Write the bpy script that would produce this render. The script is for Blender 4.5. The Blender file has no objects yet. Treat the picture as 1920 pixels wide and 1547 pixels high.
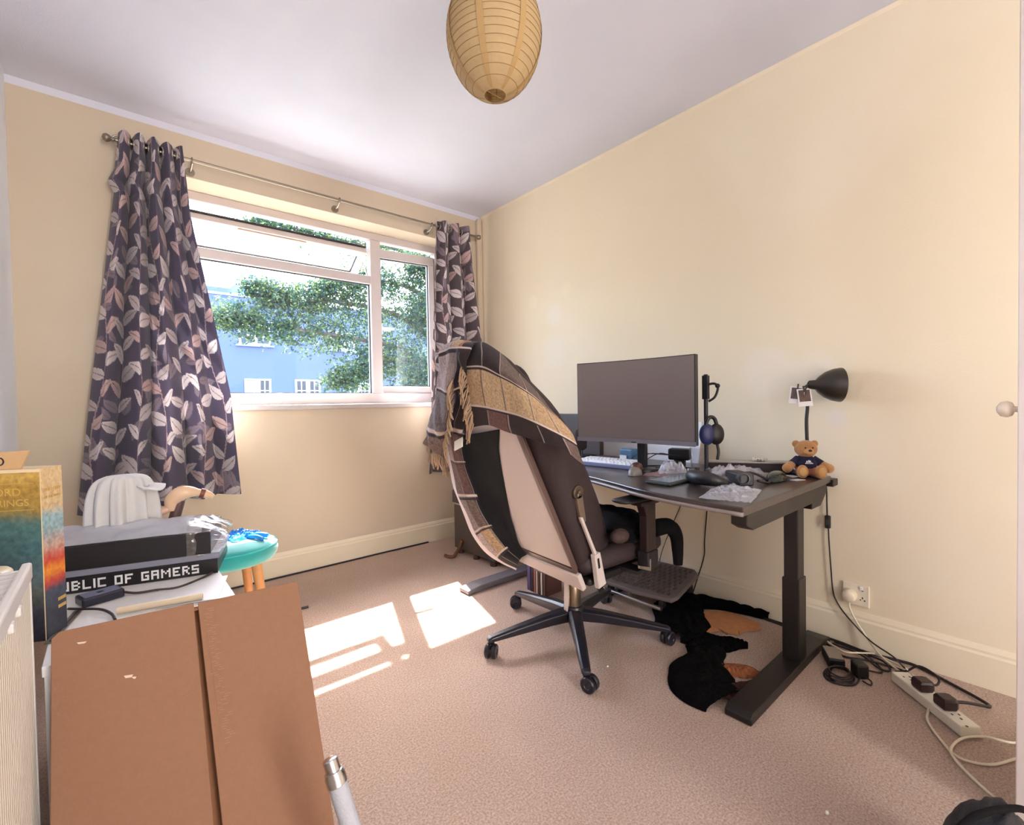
import bpy, bmesh, math, random
import numpy as np
from mathutils import Vector, Matrix, noise as mnoise
random.seed(7); np.random.seed(7)
SC = bpy.context.scene
COL = SC.collection
PI = math.pi

# ------------------------------------------------------------------ camera
cam_d = bpy.data.cameras.new('camera')
cam_d.sensor_fit = 'HORIZONTAL'; cam_d.sensor_width = 36.0
cam_d.lens = 879.0/1920*36.0
cam_d.clip_start = 0.02; cam_d.clip_end = 300
cam = bpy.data.objects.new('camera', cam_d); COL.objects.link(cam)
_r = Vector((0.75882, -0.65107, -0.01742)); _d = Vector((-0.02702, -0.00475, -0.99962)); _f = Vector((0.65074, 0.75901, -0.02120))
cam.matrix_world = Matrix(((_r.x, -_d.x, -_f.x, 0), (_r.y, -_d.y, -_f.y, 0), (_r.z, -_d.z, -_f.z, 1.02), (0, 0, 0, 1)))
SC.camera = cam
# ------------------------------------------------------------------ sky, sun, lights, exposure
W = bpy.data.worlds.new('sky'); SC.world = W; W.use_nodes = True
_nt = W.node_tree; _bg = _nt.nodes['Background']
_sky = _nt.nodes.new('ShaderNodeTexSky'); _sky.sky_type = 'NISHITA'; _sky.sun_disc = False
_sky.sun_elevation = math.radians(50.9); _sky.sun_rotation = math.radians(19.3)
_sky.air_density = 1.0; _sky.dust_density = 2.0; _sky.ozone_density = 1.0
_nt.links.new(_sky.outputs[0], _bg.inputs[0]); _bg.inputs[1].default_value = 0.78
def lamp(name, kind, loc, direction, energy, color=(1, 1, 1), **kw):
    d = bpy.data.lights.new(name, kind); d.energy = energy; d.color = color
    for k, v in kw.items(): setattr(d, k, v)
    o = bpy.data.objects.new(name, d); COL.objects.link(o); o.location = loc
    o.rotation_euler = Vector(direction).to_track_quat('-Z', 'Y').to_euler()
    return o
lamp('sun', 'SUN', (3, 8, 9), (-0.355, -1.0, -1.304), 13.0, (1.0, 0.96, 0.90), angle=math.radians(0.53))
# added fill light in front of the rear wall, standing in for daylight
lamp('rear_fill', 'AREA', (0.38, -2.78, 1.25), (-0.45, 1, 0.06), 42.0, (1.0, 0.985, 0.96), shape='RECTANGLE', size=1.3, size_y=2.2)
SC.view_settings.view_transform = 'Standard'
SC.view_settings.look = 'None'
SC.view_settings.gamma = 1.0
SC.view_settings.use_curve_mapping = False
SC.view_settings.exposure = 1.96

# ------------------------------------------------------------------ helpers
def lin(c):
    """sRGB 0-255 -> linear rgba"""
    o = []
    for v in c[:3]:
        v = v/255.0
        o.append(v/12.92 if v <= 0.04045 else ((v+0.055)/1.055)**2.4)
    return (*o, 1.0)
def mat(name, col, rough=0.6, metal=0.0, noise=(40, 0.06), bump=(120, 0.0), spec=0.5, trans=0.0, sheen=0.0, coat=0.0):
    m = bpy.data.materials.new(name); m.use_nodes = True
    nt = m.node_tree; b = nt.nodes['Principled BSDF']
    tc = nt.nodes.new('ShaderNodeTexCoord')
    nz = nt.nodes.new('ShaderNodeTexNoise'); nz.inputs['Scale'].default_value = noise[0]; nz.inputs['Detail'].default_value = 4
    nt.links.new(tc.outputs['Object'], nz.inputs['Vector'])
    mx = nt.nodes.new('ShaderNodeMix'); mx.data_type = 'RGBA'
    c = lin(col); a = noise[1]
    mx.inputs['A'].default_value = (c[0]*(1-a), c[1]*(1-a), c[2]*(1-a), 1)
    mx.inputs['B'].default_value = (min(1, c[0]*(1+a)), min(1, c[1]*(1+a)), min(1, c[2]*(1+a)), 1)
    nt.links.new(nz.outputs['Fac'], mx.inputs['Factor'])
    nt.links.new(mx.outputs['Result'], b.inputs['Base Color'])
    b.inputs['Roughness'].default_value = rough; b.inputs['Metallic'].default_value = metal
    b.inputs['Specular IOR Level'].default_value = spec
    if trans: b.inputs['Transmission Weight'].default_value = trans
    if sheen: b.inputs['Sheen Weight'].default_value = sheen
    if coat: b.inputs['Coat Weight'].default_value = coat
    if bump[1] > 0:
        n2 = nt.nodes.new('ShaderNodeTexNoise'); n2.inputs['Scale'].default_value = bump[0]; n2.inputs['Detail'].default_value = 5
        nt.links.new(tc.outputs['Object'], n2.inputs['Vector'])
        bp = nt.nodes.new('ShaderNodeBump'); bp.inputs['Strength'].default_value = bump[1]; bp.inputs['Distance'].default_value = 0.01
        nt.links.new(n2.outputs['Fac'], bp.inputs['Height']); nt.links.new(bp.outputs['Normal'], b.inputs['Normal'])
    return m
def mat_vc(name, rough=0.85, bump=(300, 0.15), translucent=0.0, sheen=0.2):
    """fabric whose printed or woven colour is the mesh colour attribute"""
    m = bpy.data.materials.new(name); m.use_nodes = True
    nt = m.node_tree; b = nt.nodes['Principled BSDF']; out = nt.nodes['Material Output']
    at = nt.nodes.new('ShaderNodeAttribute'); at.attribute_name = 'Col'
    nt.links.new(at.outputs['Color'], b.inputs['Base Color'])
    b.inputs['Roughness'].default_value = rough; b.inputs['Sheen Weight'].default_value = sheen
    tc = nt.nodes.new('ShaderNodeTexCoord'); nz = nt.nodes.new('ShaderNodeTexNoise'); nz.inputs['Scale'].default_value = bump[0]
    nt.links.new(tc.outputs['Object'], nz.inputs['Vector'])
    bp = nt.nodes.new('ShaderNodeBump'); bp.inputs['Strength'].default_value = bump[1]; bp.inputs['Distance'].default_value = 0.004
    nt.links.new(nz.outputs['Fac'], bp.inputs['Height']); nt.links.new(bp.outputs['Normal'], b.inputs['Normal'])
    if translucent:
        t = nt.nodes.new('ShaderNodeBsdfTranslucent'); nt.links.new(at.outputs['Color'], t.inputs['Color'])
        mx = nt.nodes.new('ShaderNodeMixShader'); mx.inputs[0].default_value = translucent
        nt.links.new(b.outputs[0], mx.inputs[1]); nt.links.new(t.outputs[0], mx.inputs[2]); nt.links.new(mx.outputs[0], out.inputs['Surface'])
    return m
def line_back(m, col):
    """the other face of the cloth is its plain lining"""
    nt = m.node_tree; at = [n for n in nt.nodes if n.type == 'ATTRIBUTE'][0]
    g = nt.nodes.new('ShaderNodeNewGeometry'); mx = nt.nodes.new('ShaderNodeMix'); mx.data_type = 'RGBA'
    mx.inputs['A'].default_value = lin(col); nt.links.new(g.outputs['Backfacing'], mx.inputs['Factor']); nt.links.new(at.outputs['Color'], mx.inputs['B'])
    for l in list(at.outputs['Color'].links):
        if l.to_node != mx: nt.links.new(mx.outputs['Result'], l.to_socket)
    return m
def mat_clear(name, tint=(1, 1, 1), rough=0.02, ior=1.45, diffuse=0.0, dcol=(255, 255, 255)):
    """thin clear sheet: see-through plus a Fresnel reflection"""
    m = bpy.data.materials.new(name); m.use_nodes = True
    nt = m.node_tree; nt.nodes.remove(nt.nodes['Principled BSDF']); out = nt.nodes['Material Output']
    tr = nt.nodes.new('ShaderNodeBsdfTransparent'); tr.inputs[0].default_value = (*tint, 1)
    gl = nt.nodes.new('ShaderNodeBsdfGlossy'); gl.inputs['Roughness'].default_value = rough
    lw = nt.nodes.new('ShaderNodeLayerWeight'); lw.inputs['Blend'].default_value = .5
    pw = nt.nodes.new('ShaderNodeMath'); pw.operation = 'POWER'; pw.inputs[1].default_value = 5
    fr = nt.nodes.new('ShaderNodeMath'); fr.operation = 'MULTIPLY_ADD'; fr.inputs[1].default_value = .9; fr.inputs[2].default_value = ((ior-1)/(ior+1))**2
    nt.links.new(lw.outputs['Facing'], pw.inputs[0]); nt.links.new(pw.outputs[0], fr.inputs[0])
    mx = nt.nodes.new('ShaderNodeMixShader')
    nt.links.new(fr.outputs[0], mx.inputs[0]); nt.links.new(tr.outputs[0], mx.inputs[1]); nt.links.new(gl.outputs[0], mx.inputs[2])
    last = mx
    if diffuse:
        df = nt.nodes.new('ShaderNodeBsdfDiffuse'); df.inputs[0].default_value = lin(dcol)
        m2 = nt.nodes.new('ShaderNodeMixShader'); m2.inputs[0].default_value = diffuse
        nt.links.new(mx.outputs[0], m2.inputs[1]); nt.links.new(df.outputs[0], m2.inputs[2]); last = m2
    nt.links.new(last.outputs[0], out.inputs['Surface'])
    return m

ORG = {}
def thing(name, label, cat, loc=(0, 0, 0), group=None):
    o = bpy.data.objects.new(name, None); COL.objects.link(o); o.location = loc
    o.empty_display_size = 0.05
    o['label'] = label; o['category'] = cat
    if group: o['group'] = group
    ORG[o.name] = Vector(loc); return o
def tag(o, label, cat, group=None):
    o['label'] = label; o['category'] = cat
    if group: o['group'] = group
    return o
def link_mesh(name, me, m, parent=None, loc=None, smooth=False, bevel=0.0, seg=2, sub=0, solid=0.0, auto=None):
    """me is in world coordinates; it is moved into the frame of its thing"""
    if parent is not None: org = ORG[parent.name]
    elif loc is not None: org = Vector(loc)
    else: org = Vector((0, 0, 0))
    me.transform(Matrix.Translation(-org))
    o = bpy.data.objects.new(name, me); COL.objects.link(o)
    if parent is not None: o.parent = parent
    else: o.location = org
    ORG[o.name] = org
    if m is not None: me.materials.append(m)
    if smooth:
        me.polygons.foreach_set('use_smooth', [True]*len(me.polygons))
        if auto: me.set_sharp_from_angle(angle=math.radians(auto))
    if solid:
        s = o.modifiers.new('thickness', 'SOLIDIFY'); s.thickness = solid; s.offset = 0
    if bevel:
        b = o.modifiers.new('edges', 'BEVEL'); b.width = bevel; b.segments = seg; b.limit_method = 'ANGLE'; b.angle_limit = math.radians(40)
    if sub:
        s = o.modifiers.new('soft', 'SUBSURF'); s.levels = sub; s.render_levels = sub
    return o
def obj(name, bm, m, parent=None, **kw):
    me = bpy.data.meshes.new(name); bm.normal_update(); bm.to_mesh(me); bm.free()
    return link_mesh(name, me, m, parent, **kw)
def BM(): return bmesh.new()
def struct(o): o['kind'] = 'structure'; return o
def stuff(o): o['kind'] = 'stuff'; return o

def basis(xa, za):
    x = Vector(xa).normalized(); z = Vector(za); z = (z-x*z.dot(x)).normalized(); y = z.cross(x)
    return Matrix((x, y, z)).transposed()
def box(bm, c, s, rot=None):
    """rot: Matrix 3x3 or yaw angle"""
    R = Matrix.Identity(3) if rot is None else (Matrix.Rotation(rot, 3, 'Z') if isinstance(rot, (int, float)) else rot)
    c = Vector(c); v = []
    for dx in (-.5, .5):
        for dy in (-.5, .5):
            for dz in (-.5, .5): v.append(bm.verts.new(c + R @ Vector((dx*s[0], dy*s[1], dz*s[2]))))
    for f in ((0, 1, 3, 2), (4, 6, 7, 5), (0, 4, 5, 1), (2, 3, 7, 6), (0, 2, 6, 4), (1, 5, 7, 3)): bm.faces.new([v[i] for i in f])
    return bm
def box2(bm, a, b):
    return box(bm, [(a[i]+b[i])/2 for i in range(3)], [abs(b[i]-a[i]) for i in range(3)])
def frame_of(d):
    d = d.normalized(); up = Vector((0, 0, 1)) if abs(d.z) < .95 else Vector((1, 0, 0))
    x = d.cross(up).normalized(); return x, x.cross(d).normalized()
def rings_to_mesh(bm, rings, cap=True):
    vs = [[bm.verts.new(p) for p in r] for r in rings]; n = len(rings[0])
    for a, b in zip(vs, vs[1:]):
        for i in range(n): bm.faces.new((a[i], a[(i+1) % n], b[(i+1) % n], b[i]))
    if cap: bm.faces.new(vs[0][::-1]); bm.faces.new(vs[-1])
    return bm
def cyl(bm, p0, p1, r0, r1=None, seg=20, cap=True):
    p0 = Vector(p0); p1 = Vector(p1); r1 = r0 if r1 is None else r1
    x, y = frame_of(p1-p0)
    R = lambda p, r: [p + x*(r*math.cos(2*PI*i/seg)) + y*(r*math.sin(2*PI*i/seg)) for i in range(seg)]
    return rings_to_mesh(bm, [R(p0, r0), R(p1, r1)], cap)
def smooth_path(pts, k=6):
    P = [Vector(p) for p in pts]; P = [P[0]*2-P[1]] + P + [P[-1]*2-P[-2]]; out = []
    for i in range(1, len(P)-2):
        for j in range(k):
            t = j/k; a, b, c, d = P[i-1:i+3]
            out.append(0.5*((2*b)+(c-a)*t+(2*a-5*b+4*c-d)*t*t+(3*b-a-3*c+d)*t**3))
    out.append(P[-2]); return out
def tube(bm, pts, r, seg=8, k=6, rfun=None):
    P = smooth_path(pts, k) if k > 1 else [Vector(p) for p in pts]
    x, y = frame_of(P[1]-P[0]); rings = []
    for i, p in enumerate(P):
        d = (P[min(i+1, len(P)-1)]-P[max(i-1, 0)]).normalized()
        x = (x - d*x.dot(d)); x = x.normalized() if x.length > 1e-6 else frame_of(d)[0]
        y = d.cross(x); rr = rfun(i/(len(P)-1)) if rfun else r
        rings.append([p + x*(rr*math.cos(2*PI*q/seg)) + y*(rr*math.sin(2*PI*q/seg)) for q in range(seg)])
    return rings_to_mesh(bm, rings)
def lathe(bm, prof, c, axis=(0, 0, 1), seg=32, cap=True):
    """prof: list of (radius, distance along axis)"""
    c = Vector(c); d = Vector(axis).normalized(); x, y = frame_of(d)
    rings = [[c + d*h + x*(max(r, 1e-4)*math.cos(2*PI*i/seg)) + y*(max(r, 1e-4)*math.sin(2*PI*i/seg)) for i in range(seg)] for r, h in prof]
    return rings_to_mesh(bm, rings, cap)
def ball(bm, c, r, R=None, u=20, v=12):
    c = Vector(c); r = (r, r, r) if isinstance(r, (int, float)) else r
    R = R or Matrix.Identity(3); rings = []
    for j in range(v+1):
        t = -PI/2 + PI*j/v; t = max(min(t, PI/2-.02), -PI/2+.02)
        rings.append([c + R @ Vector((r[0]*math.cos(t)*math.cos(2*PI*i/u), r[1]*math.cos(t)*math.sin(2*PI*i/u), r[2]*math.sin(t))) for i in range(u)])
    return rings_to_mesh(bm, rings)
def torus(bm, c, axis, R, r, su=24, sv=8):
    c = Vector(c); x, y = frame_of(Vector(axis)); d = Vector(axis).normalized(); vs = []
    for i in range(su):
        a = 2*PI*i/su; e = x*math.cos(a)+y*math.sin(a)
        vs.append([bm.verts.new(c + e*(R+r*math.cos(2*PI*j/sv)) + d*(r*math.sin(2*PI*j/sv))) for j in range(sv)])
    for i in range(su):
        for j in range(sv): bm.faces.new((vs[i][j], vs[(i+1) % su][j], vs[(i+1) % su][(j+1) % sv], vs[i][(j+1) % sv]))
    return bm
def prism(bm, poly, d):
    """poly: 3-D points of one face, d: extrusion vector"""
    d = Vector(d); a = [bm.verts.new(Vector(p)) for p in poly]; b = [bm.verts.new(Vector(p)+d) for p in poly]
    bm.faces.new(a[::-1]); bm.faces.new(b); n = len(a)
    for i in range(n): bm.faces.new((a[i], a[(i+1) % n], b[(i+1) % n], b[i]))
    return bm
def grid_mesh(name, P, colors=None):
    """P: array (rows, cols, 3); colors: (rows, cols, 3) linear"""
    n, m = P.shape[:2]; me = bpy.data.meshes.new(name)
    idx = np.arange(n*m).reshape(n, m)
    q = np.stack([idx[:-1, :-1], idx[:-1, 1:], idx[1:, 1:], idx[1:, :-1]], -1).reshape(-1, 4)
    me.from_pydata(P.reshape(-1, 3).tolist(), [], q.tolist())
    if colors is not None:
        ca = me.color_attributes.new('Col', 'FLOAT_COLOR', 'POINT')
        c = np.ones((n*m, 4), np.float32); c[:, :3] = colors.reshape(-1, 3); ca.data.foreach_set('color', c.ravel())
    return me
def text(name, body, size, at, xd, yd, m, parent, depth=0.0006, align='LEFT', sx=1.0):
    cu = bpy.data.curves.new(name, 'FONT'); cu.body = body; cu.size = size; cu.extrude = depth; cu.align_x = align
    t = bpy.data.objects.new(name, cu); COL.objects.link(t)
    bpy.context.view_layer.update()
    me = bpy.data.meshes.new_from_object(t.evaluated_get(bpy.context.evaluated_depsgraph_get()))
    bpy.data.objects.remove(t)
    x = Vector(xd).normalized(); y = Vector(yd).normalized(); z = x.cross(y); a = Vector(at)
    me.transform(Matrix(((x.x*sx, y.x, z.x, a.x), (x.y*sx, y.y, z.y, a.y), (x.z*sx, y.z, z.z, a.z), (0, 0, 0, 1))))
    me.materials.clear()
    return link_mesh(name, me, m, parent)
def cat_surface(C, n, m):
    """Catmull-Rom surface through a control net"""
    C = np.asarray(C, float)
    def interp(A, k):
        A = np.concatenate([[2*A[0]-A[1]], A, [2*A[-1]-A[-2]]]); L = len(A)-3
        s = np.linspace(0, L-1e-9, k); i = s.astype(int); t = (s-i).reshape(-1, *([1]*(A.ndim-1)))
        a, b, c, d = A[i], A[i+1], A[i+2], A[i+3]
        return .5*(2*b+(c-a)*t+(2*a-5*b+4*c-d)*t*t+(3*b-a-3*c+d)*t**3)
    S = interp(C, n); return np.swapaxes(interp(np.swapaxes(S, 0, 1), m), 0, 1)

# ------------------------------------------------------------------ shared materials
M_white = mat('white_plastic', (240, 238, 238), .35)
M_upvc = mat('white_window_frame', (198, 187, 184), .3, noise=(20, .02))
M_gasket = mat('black_gasket', (35, 34, 38), .6)
M_black = mat('black_plastic', (28, 25, 27), .45)
M_blackm = mat('black_metal', (34, 28, 28), .38, noise=(60, .1))
M_dark = mat('dark_grey_plastic', (62, 56, 56), .5)
M_chrome = mat('chrome', (205, 205, 208), .22, 1.0)
M_steel = mat('brushed_metal', (175, 168, 160), .35, 1.0)
M_bcable = mat('black_cable', (38, 26, 30), .5)
M_wcable = mat('white_cable', (226, 214, 190), .5)
M_glass = mat_clear('window_glass', (0.97, 0.985, 1.0), 0.01)
M_plastic = mat_clear('clear_plastic_film', (0.93, 0.93, 0.95), 0.10, 1.7, .24, (240, 238, 244))
M_gold = mat('gold_print', (214, 176, 92), .45, .3)

# ================================================================== ROOM
XR, YW, XL, ZC, YB = 2.296, 3.037, -0.315, 2.505, -2.85
def wall_mat(name, col, col2, scale=1.1, spots=()):
    m = bpy.data.materials.new(name); m.use_nodes = True
    nt = m.node_tree; b = nt.nodes['Principled BSDF']; tc = nt.nodes.new('ShaderNodeTexCoord')
    nz = nt.nodes.new('ShaderNodeTexNoise'); nz.inputs['Scale'].default_value = scale; nz.inputs['Detail'].default_value = 3; nz.inputs['Distortion'].default_value = .6
    nt.links.new(tc.outputs['Object'], nz.inputs['Vector'])
    cr = nt.nodes.new('ShaderNodeValToRGB'); cr.color_ramp.elements[0].position = .42; cr.color_ramp.elements[1].position = .68
    cr.color_ramp.elements[0].color = lin(col); cr.color_ramp.elements[1].color = lin(col2)
    nt.links.new(nz.outputs['Fac'], cr.inputs[0]); last = cr.outputs[0]
    for (c, r, colr, amt) in spots:                      # old filler patches in the paint
        d = nt.nodes.new('ShaderNodeVectorMath'); d.operation = 'DISTANCE'; d.inputs[1].default_value = c; nt.links.new(tc.outputs['Object'], d.inputs[0])
        w = nt.nodes.new('ShaderNodeMath'); w.operation = 'MULTIPLY_ADD'; w.inputs[1].default_value = .12; nt.links.new(nz.outputs['Fac'], w.inputs[0]); nt.links.new(d.outputs['Value'], w.inputs[2])
        mr = nt.nodes.new('ShaderNodeMapRange'); mr.inputs['From Min'].default_value = r+.06; mr.inputs['From Max'].default_value = r*.55+.06; mr.inputs['To Max'].default_value = amt; nt.links.new(w.outputs[0], mr.inputs['Value'])
        mx = nt.nodes.new('ShaderNodeMix'); mx.data_type = 'RGBA'; mx.inputs['B'].default_value = lin(colr); nt.links.new(mr.outputs[0], mx.inputs['Factor']); nt.links.new(last, mx.inputs['A']); last = mx.outputs['Result']
    nt.links.new(last, b.inputs['Base Color'])
    b.inputs['Roughness'].default_value = .75; b.inputs['Specular IOR Level'].default_value = .25
    n2 = nt.nodes.new('ShaderNodeTexNoise'); n2.inputs['Scale'].default_value = 160; n2.inputs['Detail'].default_value = 3
    nt.links.new(tc.outputs['Object'], n2.inputs['Vector'])
    bp = nt.nodes.new('ShaderNodeBump'); bp.inputs['Strength'].default_value = .12; bp.inputs['Distance'].default_value = .004
    nt.links.new(n2.outputs['Fac'], bp.inputs['Height']); nt.links.new(bp.outputs['Normal'], b.inputs['Normal'])
    return m
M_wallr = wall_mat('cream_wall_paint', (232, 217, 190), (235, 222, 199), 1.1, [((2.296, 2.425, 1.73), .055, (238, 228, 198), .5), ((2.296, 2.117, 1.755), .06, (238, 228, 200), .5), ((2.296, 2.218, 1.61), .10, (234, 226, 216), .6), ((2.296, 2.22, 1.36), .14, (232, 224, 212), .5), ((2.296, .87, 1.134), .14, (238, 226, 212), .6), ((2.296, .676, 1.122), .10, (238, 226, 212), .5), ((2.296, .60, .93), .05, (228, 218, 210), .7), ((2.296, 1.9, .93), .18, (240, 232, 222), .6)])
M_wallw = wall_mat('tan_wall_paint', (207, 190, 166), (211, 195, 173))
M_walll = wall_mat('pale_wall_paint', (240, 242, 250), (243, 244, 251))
M_ceil = wall_mat('ceiling_paint', (217, 217, 230), (221, 221, 233), 2.0)
M_skirt = mat('skirting_gloss_paint', (232, 218, 192), .35, noise=(8, .03))
M_trim = mat('white_gloss_paint', (238, 226, 218), .3, noise=(8, .03))

# carpet
def carpet_mat():
    m = bpy.data.materials.new('pink_beige_carpet'); m.use_nodes = True
    nt = m.node_tree; b = nt.nodes['Principled BSDF']; tc = nt.nodes.new('ShaderNodeTexCoord')
    a = nt.nodes.new('ShaderNodeTexNoise'); a.inputs['Scale'].default_value = 170; a.inputs['Detail'].default_value = 5; a.inputs['Roughness'].default_value = .7
    s = nt.nodes.new('ShaderNodeTexNoise'); s.inputs['Scale'].default_value = 3.2; s.inputs['Detail'].default_value = 5
    for n in (a, s): nt.links.new(tc.outputs['Object'], n.inputs['Vector'])
    r1 = nt.nodes.new('ShaderNodeValToRGB'); e = r1.color_ramp.elements
    e[0].position = .34; e[0].color = lin((190, 150, 126)); e[1].position = .64; e[1].color = lin((243, 218, 200))
    r2 = nt.nodes.new('ShaderNodeValToRGB'); e = r2.color_ramp.elements
    e[0].position = .3; e[0].color = (.90, .87, .84, 1); e[1].position = .7; e[1].color = (1, 1, 1, 1)
    nt.links.new(a.outputs['Fac'], r1.inputs[0]); nt.links.new(s.outputs['Fac'], r2.inputs[0])
    mx = nt.nodes.new('ShaderNodeMix'); mx.data_type = 'RGBA'; mx.blend_type = 'MULTIPLY'; mx.inputs['Factor'].default_value = 1
    nt.links.new(r1.outputs[0], mx.inputs['A']); nt.links.new(r2.outputs[0], mx.inputs['B'])
    nt.links.new(mx.outputs['Result'], b.inputs['Base Color'])
    b.inputs['Roughness'].default_value = .95; b.inputs['Specular IOR Level'].default_value = .1; b.inputs['Sheen Weight'].default_value = .15
    bp = nt.nodes.new('ShaderNodeBump'); bp.inputs['Strength'].default_value = .9; bp.inputs['Distance'].default_value = .012
    nt.links.new(a.outputs['Fac'], bp.inputs['Height']); nt.links.new(bp.outputs['Normal'], b.inputs['Normal'])
    return m
M_carpet = carpet_mat()
struct(obj('floor', box2(BM(), (XL-.1, YB-.1, -.06), (XR+.1, YW+.05, 0)), M_carpet))
struct(obj('ceiling', box2(BM(), (XL-.3, YB-.3, ZC), (XR+.3, YW+.32, ZC+.12)), M_ceil))
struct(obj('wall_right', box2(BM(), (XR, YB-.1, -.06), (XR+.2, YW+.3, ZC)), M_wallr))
struct(obj('wall_left', box2(BM(), (XL-.2, YB-.1, -.06), (XL, YW+.3, ZC)), M_walll))
struct(obj('wall_rear', box2(BM(), (XL-.2, YB-.2, -.06), (XR+.2, YB, ZC)), M_wallr))
# window wall with its opening
OX0, OX1, OZ0, OZ1, YO = 0.20, 2.03, 1.0, 2.255, 3.30
bm = BM()
box2(bm, (XL-.2, YW, -.06), (OX0, YO, ZC)); box2(bm, (OX1, YW, -.06), (XR+.2, YO, ZC))
box2(bm, (OX0, YW, -.06), (OX1, YO, OZ0)); box2(bm, (OX0, YW, OZ1), (OX1, YO, ZC))
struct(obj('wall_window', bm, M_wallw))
struct(obj('trim_1', box2(BM(), (OX0-.5, YO, 2.46), (OX1+1.5, 3.595, 2.52)), mat('eaves_board', (220, 215, 210), .6)))      # eaves above the window, outside
# pale bead where wall meets ceiling
bm = BM(); prism(bm, [(XL, YW-.012, ZC), (XL, YW, ZC), (XL, YW, ZC-.03)], (XR-XL, 0, 0)); struct(obj('trim_2', bm, M_ceil))
bm = BM(); prism(bm, [(XR-.008, YB, ZC), (XR, YB, ZC), (XR, YB, ZC-.014)], (0, YW-YB, 0)); struct(obj('trim_3', bm, M_wallr))
# boxed pipe in the corner
struct(obj('trim_4', box2(BM(), (XR-.045, YW-.035, .14), (XR, YW, ZC-.02)), M_wallw, bevel=.012, seg=3))
# skirting boards: board, chamfered cap
def skirting(name, a, b, n):
    a = Vector(a); b = Vector(b); n = Vector(n); z = Vector((0, 0, 1))
    prof = [(0, 0), (.018, 0), (.018, .112), (.013, .120), (.013, .128), (.004, .145), (0, .145)]
    bm = BM(); prism(bm, [a+n*p+z*q for p, q in prof], b-a)
    return struct(obj(name, bm, M_skirt))
skirting('baseboard_window', (XL, YW, 0), (XR, YW, 0), (0, -1, 0))
skirting('baseboard_right', (XR, YB, 0), (XR, YW-.018, 0), (-1, 0, 0))
skirting('baseboard_left', (XL, YB, 0), (XL, YW-.018, 0), (1, 0, 0))
# dark cable tucked along the window skirting
bm = BM(); tube(bm, [(.45, 3.012, .006), (.9, 3.008, .006), (1.35, 3.013, .006), (1.75, 3.011, .006)], .005, 6)
tag(obj('skirting_cable', bm, M_bcable, loc=(.45, 3.012, 0)), 'thin dark cable tucked along the foot of the window wall skirting', 'cable')
# white cupboard door standing open at the edge of view, with its round knob
dd = Vector((.965, -.262, 0)); dn = Vector((.262, .965, 0)); e0 = Vector((1.583, .062, 0))
bm = BM(); prism(bm, [e0+Vector((0, 0, .02)), e0+dd*.30+Vector((0, 0, .02)), e0+dd*.30-dn*.035+Vector((0, 0, .02)), e0-dn*.035+Vector((0, 0, .02))], (0, 0, 2.1))
door = struct(obj('door_1', bm, M_trim, bevel=.003))
bm = BM(); kb = e0+dd*.022+Vector((0, 0, .984)); lathe(bm, [(.006, 0), (.007, .012), (.016, .016), (.0195, .024), (.017, .034), (.009, .040), (0, .041)], kb, dn)
obj('door_knob', bm, mat('cream_knob', (236, 220, 196), .35), door, smooth=True, auto=50)

# ================================================================== WINDOW
win = thing('window_1', 'wide white framed window with a tilted open vent over the larger pane', 'window', (1.1, 3.24, 1.03))
del win['category']; del win['label']; win['kind'] = 'structure'
FY0, FY1 = 3.21, 3.275
def rail(name, a, b, parent=win, m=M_upvc, bev=.004): return obj(name, box2(BM(), a, b), m, parent, bevel=bev)
rail('frame_rail', (OX0, FY0, 2.205), (OX1, FY1, OZ1))
rail('frame_rail', (OX0, FY0, 1.03), (OX1, FY1, 1.104))
rail('frame_jamb', (OX0, FY0, 1.104), (OX0+.055, FY1, 2.205))
rail('frame_jamb', (OX1-.055, FY0, 1.104), (OX1, FY1, 2.205))
rail('mullion', (1.442, FY0, 1.104), (1.520, FY1, 2.205))
rail('transom', (OX0+.055, FY0, 1.886), (1.442, FY1, 1.944))
# white sill board
struct(obj('window_sill', box2(BM(), (OX0-.0, 3.022, .999), (OX1, 3.212, 1.030)), M_upvc, bevel=.006))
# big fixed pane with bead and gasket
def glazing(parent, x0, x1, z0, z1, y, T=None, nm='pane'):
    bm = BM(); box2(bm, (x0, y-.003, z0), (x1, y+.003, z1))
    gk = BM(); w = .006
    for a, b in (((x0, z0), (x1, z0+w)), ((x0, z1-w), (x1, z1)), ((x0, z0), (x0+w, z1)), ((x1-w, z0), (x1, z1))):
        box2(gk, (a[0], y-.012, a[1]), (b[0], y-.002, b[1]))
    for q in (bm, gk):
        if T is not None: bmesh.ops.transform(q, matrix=T, verts=q.verts)
    obj(nm, bm, M_glass, parent); obj('gasket', gk, M_gasket, parent)
glazing(win, OX0+.055, 1.442, 1.104, 1.886, 3.25)
# top-hung vent pushed outwards, its head dropped on the friction stays
VH, VX0, VX1 = .262, OX0+.06, 1.436
T = Matrix.Translation((0, 3.262, 2.140)) @ Matrix.Rotation(math.radians(57), 4, 'X')
def vpart(name, boxes, m, parent):
    bm = BM()
    for a, b in boxes: box2(bm, a, b)
    bmesh.ops.transform(bm, matrix=T, verts=bm.verts); return obj(name, bm, m, parent, bevel=.003)
vent = vpart('vent_sash', [((VX0, -.028, -.05), (VX1, .028, 0)), ((VX0, -.028, -VH), (VX1, .028, -VH+.04)), ((VX0, -.028, -VH+.04), (VX0+.05, .028, -.05)), ((VX1-.05, -.028, -VH+.04), (VX1, .028, -.05))], M_upvc, win)
glazing(vent, VX0+.05, VX1-.05, -VH+.04, -.05, 0, T, 'vent_pane')
vpart('trickle_vent', [((.62, -.036, -.040), (1.02, -.028, -.012))], mat('beige_vent_slot', (206, 176, 158), .5), vent)
vpart('vent_seal', [((VX0, .016, 0), (VX1, .034, .008))], M_gasket, vent)
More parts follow.
